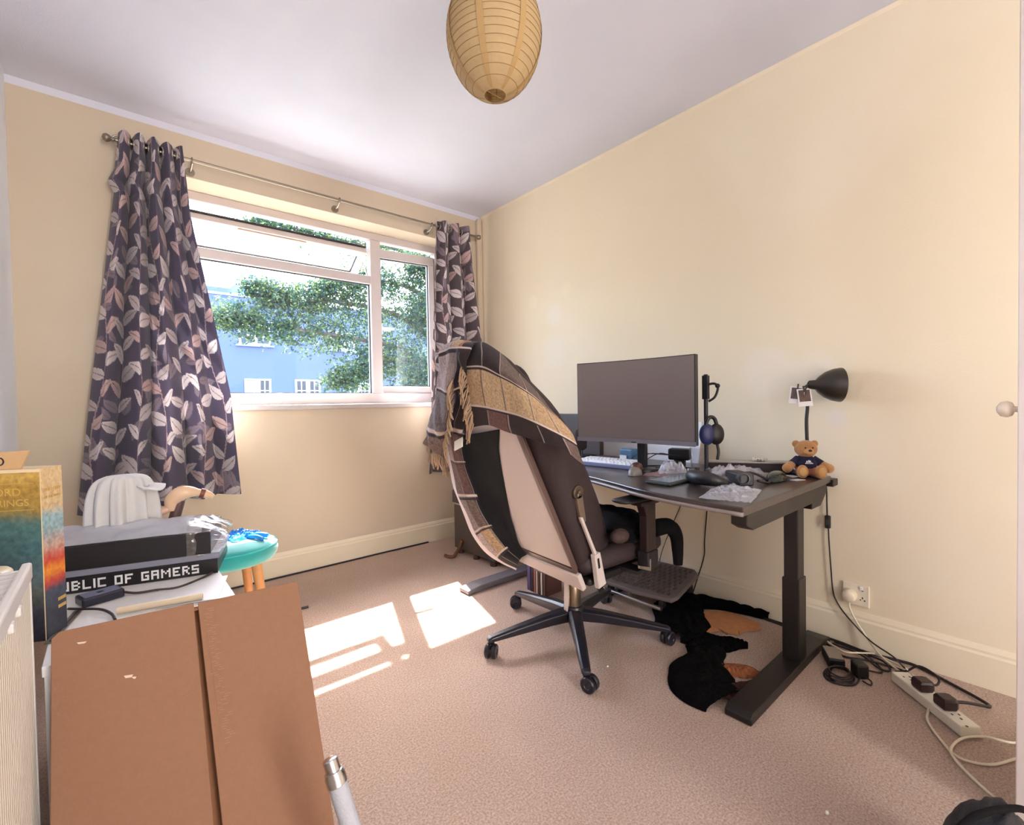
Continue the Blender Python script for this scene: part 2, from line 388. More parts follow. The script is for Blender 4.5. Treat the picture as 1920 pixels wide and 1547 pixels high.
vpart('vent_handle', [((.80, -.05, -VH+.008), (.90, -.03, -VH+.026))], M_white, vent)
for vx in (VX0+.004, VX1-.004):
    bm = BM(); tube(bm, [(vx, 3.245, 1.955), (vx, 3.30, 2.03), (vx, 3.34, 2.085)], .006, 6); obj('window_stay', bm, M_steel, win)
# side-hung casement, open a crack on its left
CX0, CX1 = 1.524, OX1-.058
Tc = Matrix.Translation((CX1, 3.245, 0)) @ Matrix.Rotation(math.radians(-7.5), 4, 'Z') @ Matrix.Translation((-CX1, -3.245, 0))
def cpart(name, boxes, m, parent, bev=.003):
    bm = BM()
    for a, b in boxes: box2(bm, a, b)
    bmesh.ops.transform(bm, matrix=Tc, verts=bm.verts); return obj(name, bm, m, parent, bevel=bev)
cas = cpart('casement', [((CX0, 3.215, 1.106), (CX1, 3.270, 1.156)), ((CX0, 3.215, 2.108), (CX1, 3.270, 2.172)), ((CX0, 3.215, 1.156), (CX0+.024, 3.270, 2.108)), ((CX1-.045, 3.215, 1.156), (CX1, 3.270, 2.108))], M_upvc, win)
glazing(cas, CX0+.024, CX1-.045, 1.156, 2.108, 3.243, Tc, 'casement_pane')
cpart('window_handle', [((CX0+.004, 3.190, 1.540), (CX0+.022, 3.215, 1.62)), ((CX0+.004, 3.185, 1.575), (CX0+.11, 3.200, 1.592))], M_white, cas)

# ================================================================== OUTSIDE
GZ = -2.9
struct(obj('ground', box2(BM(), (-40, 3.6, GZ-.2), (70, 80, GZ)), mat('outside_paving', (120, 124, 112), .9, noise=(2, .2))))
bld = thing('house', 'white rendered house across the way with small paned windows and a roof dish', 'house', (10, 28, GZ))
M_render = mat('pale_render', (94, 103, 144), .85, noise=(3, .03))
S_ = 1.4
def bz(z): return 1.02+(z-1.02)*S_
YH = 28.0
bm = BM(); box2(bm, (-8, YH, GZ), (24, YH+8, bz(5.16))); obj('house_wall', bm, M_render, bld)
bm = BM(); box2(bm, (-8.1, YH-.12, bz(5.16)), (24.1, YH+8, bz(5.16)+.10)); obj('coping', bm, mat('coping_stone', (222, 226, 236), .7), bld)
bm = BM(); box2(bm, (3.0*S_-3.4, YH+.2, bz(5.16)), (3.57*S_, YH+1.5, bz(5.46))); obj('chimney', bm, M_render, bld)
M_pane = mat_clear('house_pane', (.45, .52, .62), .03)
M_room = mat('dark_house_room', (60, 68, 84), .9)
def house_window(x0, x1, z0, z1, lights=2, blind=None):
    x0 *= S_; x1 *= S_; z0 = bz(z0); z1 = bz(z1)
    b2 = BM()
    box2(b2, (x0-.1, YH-.07, z0-.1), (x1+.1, YH-.01, z0)); box2(b2, (x0-.1, YH-.07, z1), (x1+.1, YH-.01, z1+.08))
    box2(b2, (x0-.1, YH-.07, z0), (x0, YH-.01, z1)); box2(b2, (x1, YH-.07, z0), (x1+.1, YH-.01, z1))
    w = (x1-x0)/lights
    for i in range(1, lights): box2(b2, (x0+w*i-.11, YH-.07, z0), (x0+w*i+.11, YH-.01, z1))
    for i in range(lights):
        xa = x0+w*i+(.11 if i else 0); xb = x0+w*(i+1)-(.11 if i < lights-1 else 0)
        box2(b2, ((xa+xb)/2-.025, YH-.05, z0), ((xa+xb)/2+.025, YH-.015, z1))
        zz = z0+.42
        while zz < z1-.15: box2(b2, (xa, YH-.05, zz-.025), (xb, YH-.015, zz+.025)); zz += .42
    f = obj('house_window', b2, mat('house_window_frame', (238, 242, 250), .5), bld)
    obj('house_pane', box2(BM(), (x0, YH-.03, z0), (x1, YH-.012, z1)), M_pane, f)
    if blind: obj('blind', box2(BM(), (x0+.03, YH-.04, z0+.03), (x0+w-.11, YH-.032, z1-.03)), mat('white_blind', (240, 240, 246), .8), f)
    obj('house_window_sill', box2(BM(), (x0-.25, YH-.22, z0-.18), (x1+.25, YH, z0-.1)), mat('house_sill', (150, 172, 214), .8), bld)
house_window(3.80, 4.74, 3.45, 4.10)
house_window(3.95, 4.72, 1.05, 2.04, 2, True)
house_window(5.74, 6.60, 1.05, 2.04)
house_window(7.95, 8.75, 1.05, 1.93)
house_window(7.2, 8.1, 3.45, 4.10)
dc = Vector((3.86*S_, YH+.5, bz(5.40))); bm = BM()
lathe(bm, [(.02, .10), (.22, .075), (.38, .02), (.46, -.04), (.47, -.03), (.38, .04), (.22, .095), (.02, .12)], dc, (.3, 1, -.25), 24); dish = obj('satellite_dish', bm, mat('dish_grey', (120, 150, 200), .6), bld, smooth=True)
bm = BM(); cyl(bm, dc+Vector((0, .08, 0)), (dc.x, YH+.5, bz(5.16)+.1), .035); cyl(bm, dc+Vector((0, 0, -.3)), dc+Vector((-.1, -.5, .05)), .018); obj('dish_bracket', bm, M_dark, dish)

# tree: trunk, boughs and leaf sprays in front of the house
tree = thing('tree', 'leafy evergreen tree with long boughs in front of the house', 'tree', (6.6, 9.6, GZ))
M_bark = mat('bark', (112, 92, 88), .9, noise=(12, .2), bump=(30, .4))
bm = BM()
tube(bm, [(6.6, 9.6, GZ), (6.5, 9.5, -.5), (6.3, 9.6, 1.8), (6.2, 9.7, 4.5), (6.3, 9.6, 7.0)], .2, 10, 4, lambda t: .24*(1-t*.75))
obj('trunk', bm, M_bark, tree, smooth=True)
BOUGH = [  # tip list, start on trunk -> tip
    [(6.3, 9.6, 1.2), (4.9, 9.0, 1.95), (3.9, 8.9, 1.75), (3.2, 8.9, 1.45)],
    [(6.3, 9.6, 1.5), (4.8, 9.2, 2.2), (3.4, 9.0, 2.35), (2.2, 8.9, 2.42), (1.35, 8.9, 2.55)],
    [(6.25, 9.6, 2.2), (4.9, 9.3, 2.9), (3.5, 9.2, 3.05), (2.5, 9.1, 2.95), (1.9, 9.0, 3.08)],
    [(6.2, 9.7, 3.2), (5.0, 9.3, 3.6), (3.9, 9.2, 3.5), (3.0, 9.2, 3.2)],
    [(6.2, 9.7, 4.0), (5.0, 9.4, 4.4), (3.9, 9.3, 4.3), (2.8, 9.2, 4.30), (2.0, 9.1, 4.28)],
    [(6.4, 9.5, 1.0), (5.4, 8.8, 1.5), (4.7, 8.6, 1.3)],
    [(6.3, 9.5, 2.6), (5.6, 8.9, 3.1), (5.0, 8.8, 2.9)],
    [(6.3, 9.5, 3.6), (5.7, 8.9, 4.0), (4.9, 8.8, 3.9)],
    [(6.4, 9.5, 4.6), (6.0, 9.2, 5.1), (5.0, 9.0, 5.0)],
    [(6.5, 9.4, 1.8), (7.4, 9.2, 2.4), (8.2, 9.2, 2.3)], [(6.4, 9.4, 3.4), (7.5, 9.3, 4.0), (8.4, 9.2, 4.0)],
    [(6.4, 9.5, .4), (5.5, 9.0, .6), (4.4, 8.9, .5)],
]
SW = [(.30, .42), (.30, .40), (.26, .42), (.26, .42), (.16, .22), (.40, .5), (.45, .55), (.45, .5), (.3, .4), (.6, .7), (.6, .7), (.4, .5)]
for B_ in BOUGH:
    bm = BM(); tube(bm, B_, .03, 6, 5, lambda t: .055*(1-t)+.012); obj('bough', bm, M_bark, tree, smooth=True)
def leaf_sprays():
    rs = np.random.RandomState(3); C = []; U = []
    for B_, (sp, dens) in zip(BOUGH, SW):
        P = np.array([list(p) for p in smooth_path(B_, 10)]); n = int(34*len(P)*dens/.4)
        for _ in range(n):
            t = rs.rand()**.75; k = t*(len(P)-1); i = int(min(k, len(P)-2)); p = P[i]+(P[i+1]-P[i])*(k-i)
            if t < .12: continue
            s = sp*(1.15-.75*max(0, t-.35)/.65)
            off = np.array([rs.normal(0, .6), rs.normal(0, .7), rs.normal(0, .72)])*s
            q = p+off; d = rs.normal(size=3)*[1, 1, .5]; d[0] -= .5; d[2] -= .15; d /= np.linalg.norm(d)
            for j in range(9):                      # leaves along one twig
                C.append(q+d*(.028*j)+rs.normal(0, .012, 3)); U.append((d, rs.rand()))
    C = np.array(C); n = len(C); V = np.zeros((n, 4, 3)); col = np.zeros((n, 4, 3))
    a = np.array([lin((48, 72, 78))[:3], lin((72, 100, 62))[:3], lin((116, 132, 72))[:3]])
    for i in range(n):
        d, s = U[i]; r = rs.normal(size=3); l = d*.5+rs.normal(0, .7, 3); l /= np.linalg.norm(l); w = np.cross(l, r); w /= np.linalg.norm(w)
        L = .055*(.7+.6*rs.rand()); ww = L*.30
        V[i] = [C[i], C[i]+l*L*.5+w*ww, C[i]+l*L, C[i]+l*L*.5-w*ww]
        k = rs.rand(); col[i] = a[0]*(1-s)+a[1]*s if k < .75 else a[2]
    me = bpy.data.meshes.new('foliage'); q = np.arange(n*4).reshape(n, 4)
    me.from_pydata(V.reshape(-1, 3).tolist(), [], q.tolist())
    ca = me.color_attributes.new('Col', 'FLOAT_COLOR', 'POINT'); c = np.ones((n*4, 4), np.float32); c[:, :3] = col.reshape(-1, 3); ca.data.foreach_set('color', c.ravel())
    return me
stuff(link_mesh('foliage', leaf_sprays(), mat_vc('leaf_green', .6, (60, 0), .35, 0), tree))

# ================================================================== PAPER LANTERN
def paper_mat():
    m = mat('rice_paper', (206, 178, 132), .85, noise=(25, .10), bump=(60, .25))
    nt = m.node_tree; b = nt.nodes['Principled BSDF']; out = nt.nodes['Material Output']
    t = nt.nodes.new('ShaderNodeBsdfTranslucent'); t.inputs[0].default_value = lin((206, 176, 126))
    mx = nt.nodes.new('ShaderNodeMixShader'); mx.inputs[0].default_value = .25
    nt.links.new(b.outputs[0], mx.inputs[1]); nt.links.new(t.outputs[0], mx.inputs[2]); nt.links.new(mx.outputs[0], out.inputs['Surface'])
    return m
LC = Vector((.964, 1.180, 2.185)); LR, LH = .151, .186
lan = thing('paper_lantern', 'cream rice paper lantern shade hanging from the ceiling', 'lamp shade', (LC.x, LC.y, ZC))
M_paper = paper_mat(); M_wire = mat('lantern_rib', (150, 112, 66), .7)
prof = []; NR = 19
tb = [-.974+1.948*i/NR for i in range(NR+1)]
for i in range(NR):
    for k in range(5):
        t = tb[i]+(tb[i+1]-tb[i])*k/5; sag = math.sin(PI*k/5)*.0022
        prof.append((LR*math.sqrt(1-t*t)*(1+.035*t)-sag*(1-abs(t)*.5), LH*t))
prof.append((LR*math.sqrt(1-tb[-1]**2)*(1+.035*tb[-1]), LH*tb[-1]))
bm = BM(); lathe(bm, prof, LC, seg=64, cap=False); obj('paper_shade', bm, M_paper, lan, smooth=True)
for t in tb:
    bm = BM(); torus(bm, LC+Vector((0, 0, LH*t)), (0, 0, 1), LR*math.sqrt(1-t*t)*(1+.035*t)+.0004, .0008, 56, 5); obj('hoop', bm, M_wire, lan, smooth=True)
for k in range(7):      # overlapping paper seams
    a = 2*PI*k/7+.16; rows = []
    for t in np.linspace(-.968, .968, 40):
        w = .0085*math.sqrt(1-t*t)+.002; r = LR*math.sqrt(1-t*t)*(1+.035*t)+.0010
        rows.append([LC+Vector((math.cos(a)*r-math.sin(a)*q, math.sin(a)*r+math.cos(a)*q, LH*t)) for q in (-w, w)])
    link_mesh('paper_seam', grid_mesh('paper_seam', np.array([[list(p) for p in r] for r in rows])), mat('seam_paper', (180, 146, 96), .8), lan, smooth=True)
bm = BM(); z0 = LC.z-LH*.974; r0 = LR*math.sqrt(1-.974**2)
cyl(bm, (LC.x-r0, LC.y, z0+.002), (LC.x+r0, LC.y, z0+.002), .0016, seg=6); cyl(bm, (LC.x+.016, LC.y+.012, z0), (LC.x+.016, LC.y+.012, LC.z+LH*.9), .0016, seg=6); cyl(bm, (LC.x-.016, LC.y-.012, z0), (LC.x-.016, LC.y-.012, LC.z+LH*.9), .0016, seg=6)
obj('wire_frame', bm, M_wire, lan)
bm = BM(); cyl(bm, (LC.x, LC.y, LC.z+.05), (LC.x, LC.y, ZC-.02), .003, seg=8); obj('cord', bm, M_wcable, lan)
bm = BM(); lathe(bm, [(.05, 0), (.05, -.008), (.03, -.022), (.008, -.03)], (LC.x, LC.y, ZC), seg=24); obj('ceiling_rose', bm, M_white, lan, smooth=True, auto=40)
bm = BM(); lathe(bm, [(.012, .05), (.019, .045), (.02, -.03), (.017, -.06)], LC, seg=16); ball(bm, LC+Vector((0, 0, -.105)), (.030, .030, .048)); obj('bulb_holder', bm, M_white, lan, smooth=True, auto=50)

# ================================================================== CURTAINS
RODY, RODZ = 2.950, 2.312
rod = thing('curtain_rod', 'slim metal curtain rod with ball ends above the window', 'curtain rod', (1.13, YW, RODZ))
M_rod = mat('pewter_rod', (150, 138, 122), .35, .8)
bm = BM(); cyl(bm, (.055, RODY, RODZ), (2.185, RODY, RODZ), .008, seg=12); obj('pole', bm, M_rod, rod, smooth=True, auto=60)
for x, s in ((.055, -1), (2.185, 1)):
    bm = BM(); lathe(bm, [(.008, 0), (.008, .010), (.005, .014), (.014, .020), (.019, .030), (.019, .036), (.013, .046), (0, .05)], (x, RODY, RODZ), (s, 0, 0), 20); obj('finial', bm, M_rod, rod, smooth=True)
for x in (.36, 1.132, 1.80):
    bm = BM(); cyl(bm, (x, YW, RODZ-.03), (x, YW-.008, RODZ-.03), .022, seg=16); tube(bm, [(x, YW-.005, RODZ-.03), (x, YW-.05, RODZ-.028), (x, RODY-.004, RODZ-.012)], .006, 8); torus(bm, (x, RODY, RODZ), (1, 0, 0), .012, .004, 16, 6)
    obj('rod_bracket', bm, M_rod, rod, smooth=True, auto=50)

def paint_leaves(U, V, seed, ground=(82, 69, 74)):
    """flat leaf-sprig print in cloth metres -> linear rgb; U along the width, V down from the top"""
    rs = np.random.RandomState(seed)
    base = np.array(lin(ground)[:3]); col = np.broadcast_to(base, U.shape+(3,)).copy()
    col *= (1+.10*np.sin(V*900))[..., None]
    pale = np.array(lin((214, 200, 200))[:3]); mid = np.array(lin((136, 122, 134))[:3]); pink = np.array(lin((190, 160, 156))[:3]); vein = np.array(lin((104, 82, 86))[:3])
    wmax, hmax = U.max(), V.max()
    def leaf(cx, cy, ang, L, Wd, tone, outline):
        m = (np.abs(U-cx) < L) & (np.abs(V-cy) < L); ii = np.where(m)
        if len(ii[0]) == 0: return
        du = U[ii]-cx; dv = V[ii]-cy; a = du*math.cos(ang)+dv*math.sin(ang); b = -du*math.sin(ang)+dv*math.cos(ang)
        s = a/L; w = Wd*np.sin(np.clip(s, 0, 1)**.8*PI)**.75*(1-.2*s)
        ins = (s > 0) & (s < 1) & (np.abs(b) < w)
        c = np.broadcast_to(tone, (len(a), 3)).copy()
        v = (np.abs(b) < .0018) & (s < .9); c[v] = vein
        o = (np.abs(b) > w-.0030)
        if outline: c[~o & ~v] = c[~o & ~v]*.78+vein*.22
        col[ii[0][ins], ii[1][ins]] = c[ins]
    for _ in range(int(wmax*hmax*46)):          # faint ghost leaves behind the sprigs
        leaf(rs.rand()*wmax, rs.rand()*hmax, rs.rand()*6.28, .09+.03*rs.rand(), .024, mid*.80, False)
    x = .05
    while x < wmax+.05:
        ph = rs.rand()*6; y = -rs.rand()*.1
        ys = np.linspace(0, hmax, 2)
        sx = x+.022*np.sin(V*9+ph); st = np.abs(U-sx) < .0024; col[st] = pink*.8+base*.2
        side = 1
        while y < hmax+.05:
            cx = x+.022*math.sin(y*9+ph); tone = (pale, pale, pink*1.1, pale*.8)[rs.randint(4)]
            ang = -PI/2+side*(.75+.5*rs.rand()); L = .104+.034*rs.rand()
            leaf(cx, y, ang, L, L*(.22+.06*rs.rand()), tone, rs.rand() < .7)
            side = -side; y += .060+.035*rs.rand()
        x += .165+.03*rs.rand()
    return col
M_curt = line_back(mat_vc('leaf_print_curtain', .75, (500, .1), .08, .15), (214, 206, 204))
def curtain(label, xl, xr, ztop, zbot, folds, cloth_w, seed, amp, skew=0.0, phase=0.0, ground=(82, 69, 74)):
    """xl, xr: lists of (z, x) for the two side edges"""
    N, Mr = 300, 420
    u = np.linspace(0, 1, N)[None, :]; t = np.linspace(0, 1, Mr)[:, None]
    zb = zbot[0]+(zbot[1]-zbot[0])*u; z = ztop+(zb-ztop)*t
    zl, xlv = zip(*sorted(xl)); zr, xrv = zip(*sorted(xr))
    XLv = np.interp(z, zl, xlv); XRv = np.interp(z, zr, xrv)
    wob = .25*np.sin(3.1*u*2*PI+seed)+.18*np.sin(t*4+seed)
    ph = 2*PI*folds*u+phase+wob*t*1.6
    A = amp[0]+(amp[1]-amp[0])*t
    A = A*(1+.25*np.sin(7*u+seed))
    x = XLv+(XRv-XLv)*u+(XRv-XLv)/folds*.055*np.sin(2*ph)
    y = RODY-.012+A*(2*((1+np.sin(ph))/2)**1.9-1)-skew*t**2 - .008*t*np.sin(9*t+11*u)
    P = np.stack([x, y, z+0*x], -1)
    Uc = np.broadcast_to(u*cloth_w, x.shape); Vc = np.broadcast_to(t*(ztop-zb), x.shape)
    c = thing('curtain', label, 'curtain', (float(x.mean()), RODY, ztop), 'window curtains')
    link_mesh('fabric', grid_mesh('fabric', P, paint_leaves(Uc, Vc, seed, ground)), M_curt, c, smooth=True)
    k = 0                                        # eyelets where the heading crosses the rod
    row = int((ztop-RODZ)/(ztop-zbot[0])*Mr); yy = P[row, :, 1]-RODY
    for i in range(N-1):
        if yy[i]*yy[i+1] <= 0:
            p = P[row, i]; d = P[row, min(i+1, N-1)]-P[row, i-1]; n = Vector((-d[1], d[0], 0)).normalized()
            bm = BM(); torus(bm, p, n, .021, .0045, 24, 8); obj('eyelet', bm, M_steel, c, smooth=True)
    return c
curtain('long dark leaf print curtain with flared hem, behind the white cloth and game boxes',
        [(2.36, .070), (2.18, .052), (2.11, .024), (2.06, .046), (1.34, -.034), (.53, -.122)], [(2.36, .318), (2.0, .345), (1.09, .500), (.54, .532)], 2.352, (.535, .555), 4.5, 1.25, 5, (.042, .070), .02, 2.4, (76, 67, 86))  # bluer ground than its pair: lens flare tint put into the cloth colour
curtain('leaf print curtain hanging in the corner behind the blanket draped chair',
        [(2.36, 1.806), (1.47, 1.757), (.5, 1.700)], [(2.36, 2.135), (2.1, 2.160), (1.5, 2.245), (.5, 2.262)], 2.352, (.525, .520), 3.5, 1.05, 9, (.040, .050), .0, -1.2)

# ================================================================== OFFICE CHAIR
HX, HY = 1.504, 1.364
ch = thing('office_chair', 'reclined high backed gaming style office chair with pale back shell on five wheels', 'chair', (HX, HY, 0))
M_chair = mat('black_brown_upholstery', (50, 36, 36), .62, noise=(120, .15), bump=(250, .12))
M_shell = mat('pale_grey_shell', (205, 190, 182), .55, noise=(140, .05), bump=(300, .06))
M_base = mat('gloss_black_base', (34, 32, 40), .3)
ARMS = [16, 88, 162, 228, 306]
for a in ARMS:
    a = math.radians(a); d = Vector((math.cos(a), math.sin(a), 0)); s = Vector((-d.y, d.x, 0)); o0 = Vector((HX, HY, 0))
    bm = BM(); R = lambda r, z, w, h: [o0+d*r+s*q*w+Vector((0, 0, z+k*h)) for q, k in ((-1, -1), (1, -1), (1, .6), (.55, 1), (-.55, 1), (-1, .6))]
    rings_to_mesh(bm, [R(.02, .108, .030, .026), R(.12, .102, .026, .022), R(.27, .086, .021, .016), R(.385, .072, .017, .010), R(.398, .068, .013, .007)])
    arm = obj('base_arm', bm, M_base, ch, bevel=.003)
    cs = thing  # noqa
    e = o0+d*.378; sw = Vector((math.cos(a+.9), math.sin(a+.9), 0)); ax = Vector((-sw.y, sw.x, 0)); wc = e+sw*.016+Vector((0, 0, .0285))
    bm = BM(); cyl(bm, e+Vector((0, 0, .045)), e+Vector((0, 0, .072)), .0075, seg=10); box(bm, e+Vector((0, 0, .046))+sw*.006, (.03, .012, .022), math.atan2(sw.y, sw.x))
    cas_ = obj('caster', bm, M_black, ch, bevel=.002)
    for q in (-1, 1):
        bm = BM(); lathe(bm, [(.010, -.009), (.024, -.009), (.0285, -.005), (.0285, .005), (.025, .009), (.012, .0095), (.010, .007)], wc+ax*q*.0135, ax*q, 24); obj('caster_wheel', bm, M_base, cas_, smooth=True, auto=35)
bm = BM(); lathe(bm, [(.045, .085), (.048, .095), (.046, .128), (.040, .140), (.031, .142)], (HX, HY, 0), seg=28); obj('hub', bm, M_base, ch, smooth=True, auto=40)
bm = BM(); lathe(bm, [(.030, .075), (.0315, .13), (.0300, .222), (.027, .230), (.020, .233)], (HX, HY, 0), seg=28); obj('gas_lift_cover', bm, mat('gas_lift_chrome', (150, 132, 112), .28, .85), ch, smooth=True, auto=40)
bm = BM(); lathe(bm, [(.018, .22), (.018, .31)], (HX, HY, 0), seg=20); obj('gas_lift', bm, M_black, ch, smooth=True, auto=40)
bm = BM(); prism(bm, [(HX-.048, HY-.012, .315), (HX-.040, HY-.012, .315), (HX-.047, HY-.012, .16), (HX-.053, HY-.012, .128), (HX-.055, HY-.012, .14)], (0, .02, 0)); obj('hang_strip', bm, M_shell, ch)
bm = BM(); box(bm, (HX-.02, HY, .325), (.26, .20, .05)); box(bm, (HX+.12, HY, .335), (.1, .26, .03)); obj('tilt_mechanism', bm, M_black, ch, bevel=.01)
bm = BM(); cyl(bm, (HX-.04, HY-.08, .32), (HX-.10, HY-.215, .318), .007, seg=10); cyl(bm, (HX-.10, HY-.215, .318), (HX-.112, HY-.245, .300), .012, seg=12); obj('tilt_lever', bm, M_black, ch, bevel=.003)
# seat cushion with raised side bolsters
yc = 1.345
def seat_ring(x, hw, zt, zb=.345):
    return [(x, yc-hw, zb+.01), (x, yc+hw, zb+.01), (x, yc+hw+.012, (zb+zt)/2+.01), (x, yc+hw-.01, zt+.02), (x, yc+hw-.09, zt-.012), (x, yc-hw+.09, zt-.012), (x, yc-hw+.01, zt+.02), (x, yc-hw-.012, (zb+zt)/2+.01)]
bm = BM(); rings_to_mesh(bm, [[Vector(p) for p in seat_ring(*a)] for a in ((1.30, .20, .43), (1.36, .225, .445), (1.55, .245, .452), (1.72, .245, .455), (1.80, .225, .452), (1.835, .19, .42))])
obj('seat', bm, M_chair, ch, smooth=True, sub=2)
bm = BM(); box(bm, (1.55, yc, .34), (.42, .42, .03)); obj('seat_pan', bm, M_black, ch, bevel=.01)
# reclined back: flat rear, wings that reach forward
def xr(z): return 1.32-.465*(z-.37)
PZ = [(.335, .175, .10), (.38, .205, .19), (.46, .212, .225), (.60, .215, .245), (.74, .222, .225), (.86, .245, .185), (.95, .262, .15), (1.02, .250, .13), (1.08, .205, .115), (1.14, .165, .105), (1.185, .14, .09), (1.205, .10, .05)]
rings = []
for z, w, d in PZ:
    r = xr(z)
    rings.append([Vector((x, yc+y, z)) for x, y in ((r+.02, -w), (r, -w+.03), (r, w-.03), (r+.02, w), (r+d*.6, w+.004), (r+d, w-.02), (r+d-.01, w-.06), (r+d*.55, w*.5), (r+d*.55, -w*.5), (r+d-.01, -w+.06), (r+d, -w+.02), (r+d*.6, -w-.004))])
bm = BM(); rings_to_mesh(bm, rings); obj('backrest', bm, M_chair, ch, smooth=True, sub=1)
# rear shell panel, its rim, lower skirt and outlined mark
def rear(y, z, off): return Vector((xr(z)-off, y, z))
def rear_plate(name, poly, th, m, off=.0, **kw):
    bm = BM(); prism(bm, [rear(y, z, off) for y, z in poly], (-th, 0, -th*.465)); return obj(name, bm, m, ch, **kw)
panel = rear_plate('back_shell', [(1.512, .425), (1.178, .405), (1.190, .62), (1.205, .90), (1.215, 1.05), (1.475, 1.05), (1.49, .90), (1.505, .62)], .012, M_shell, .002, bevel=.004)
rear_plate('shell_rim', [(1.158, .40), (1.174, .40), (1.186, .62), (1.202, .90), (1.21, 1.06), (1.192, 1.06), (1.180, .90), (1.166, .62)], .017, mat('dark_shell_rim', (92, 70, 62), .4), .001, bevel=.004)
rear_plate('shell_rim', [(1.535, .42), (1.518, .42), (1.511, .62), (1.496, .90), (1.48, 1.06), (1.50, 1.06), (1.516, .90), (1.53, .62)], .017, mat('dark_shell_rim', (92, 70, 62), .4), .001, bevel=.004)
rear_plate('shell_seam', [(1.525, .408), (1.165, .384), (1.165, .402), (1.525, .426)], .014, mat('dark_shell_rim', (92, 70, 62), .4), .002)
rear_plate('lower_skirt', [(1.52, .352), (1.150, .318), (1.150, .382), (1.52, .405)], .020, M_shell, .002, bevel=.005)
mk = BM()
for a, b in (((1.275, .455), (1.195, .445)), ((1.195, .445), (1.20, .48)), ((1.20, .48), (1.285, .49)), ((1.285, .49), (1.275, .455))):
    p, q = rear(*a, .0145), rear(*b, .0145); tube(mk, [p, q], .0014, 5, 1)
mo = obj('logo_outline', mk, M_dark, panel)
# recline hinge on the near side
bm = BM(); cyl(bm, (1.262, 1.135, .695), (1.262, 1.112, .695), .026, seg=24); cyl(bm, (1.262, 1.112, .695), (1.262, 1.104, .695), .010, seg=16)
obj('recline_knob', bm, mat('knob_bronze', (96, 78, 66), .35, .5), ch, bevel=.004, seg=2)
bm = BM(); cyl(bm, (1.252, 1.108, .690), (1.246, 1.103, .684), .0035, seg=10); obj('knob_screw', bm, M_chrome, ch)
bm = BM(); prism(bm, [(1.248, 1.128, .685), (1.282, 1.128, .685), (1.300, 1.128, .585), (1.275, 1.128, .580)], (0, -.016, 0)); obj('hinge_arm', bm, mat('hinge_bronze', (120, 102, 88), .4, .4), ch, bevel=.003)
bm = BM(); prism(bm, [(1.262, 1.118, .605), (1.274, 1.118, .605), (1.352, 1.118, .455), (1.340, 1.118, .450)], (0, -.012, 0)); obj('hinge_strut', bm, M_shell, ch, bevel=.002)
bm = BM(); prism(bm, [(1.330, 1.122, .455), (1.362, 1.122, .462), (1.395, 1.122, .335), (1.352, 1.122, .325)], (0, -.022, 0)); hb = obj('hinge_bracket', bm, M_shell, ch, bevel=.003)
bm = BM(); prism(bm, [(1.343, 1.100, .440), (1.352, 1.100, .442), (1.358, 1.100, .405), (1.349, 1.100, .403)], (0, -.002, 0)); obj('bracket_slot', bm, M_black, hb)
# armrests
for sy, y in ((-1, 1.055), (1, 1.640)):
    bm = BM(); rings_to_mesh(bm, [[Vector((x, y+w*c1, .642+zz+h*c2)) for c1, c2 in ((-1, -.5), (1, -.5), (1, .5), (.7, 1), (-.7, 1), (-1, .5))] for x, w, h, zz in ((1.405, .030, .010, .004), (1.43, .045, .014, 0), (1.55, .047, .015, -.003), (1.65, .043, .014, 0), (1.675, .028, .010, .002))])
    pad = obj('armrest_pad', bm, M_black, ch, smooth=True, sub=1)
    bm = BM(); box(bm, (1.60, y, .520), (.062, .038, .24)); box(bm, (1.585, y, .622), (.12, .055, .018)); prism(bm, [(1.545, y-.02, .625), (1.572, y-.02, .56), (1.572, y-.02, .625)], (0, .04, 0)); obj('armrest_column', bm, mat('armrest_column_black', (44, 26, 26), .4), ch, bevel=.006)
    bm = BM(); box(bm, (1.600, y, .395), (.072, .05, .07)); obj('armrest_socket', bm, M_black, ch, bevel=.005)
    bm = BM(); prism(bm, [(1.50, y+.022*sy, .385), (1.575, y+.022*sy, .358), (1.575, y+.022*sy, .405), (1.568, y+.022*sy, .405), (1.568, y+.022*sy, .374), (1.50, y+.022*sy, .396)], (0, .008*sy, 0)); obj('armrest_bracket', bm, M_chrome, ch)
    bm = BM(); box(bm, (1.56, y-sy*.10, .352), (.06, .20, .014)); obj('armrest_bar', bm, M_black, ch)
# head pillow peeping out beside the blanket
bm = BM(); ball(bm, (1.075, 1.225, 1.082), (.045, .055, .075), Matrix.Rotation(-.45, 3, 'Y')); obj('head_pillow', bm, mat('black_pillow', (36, 26, 28), .6), ch, smooth=True)

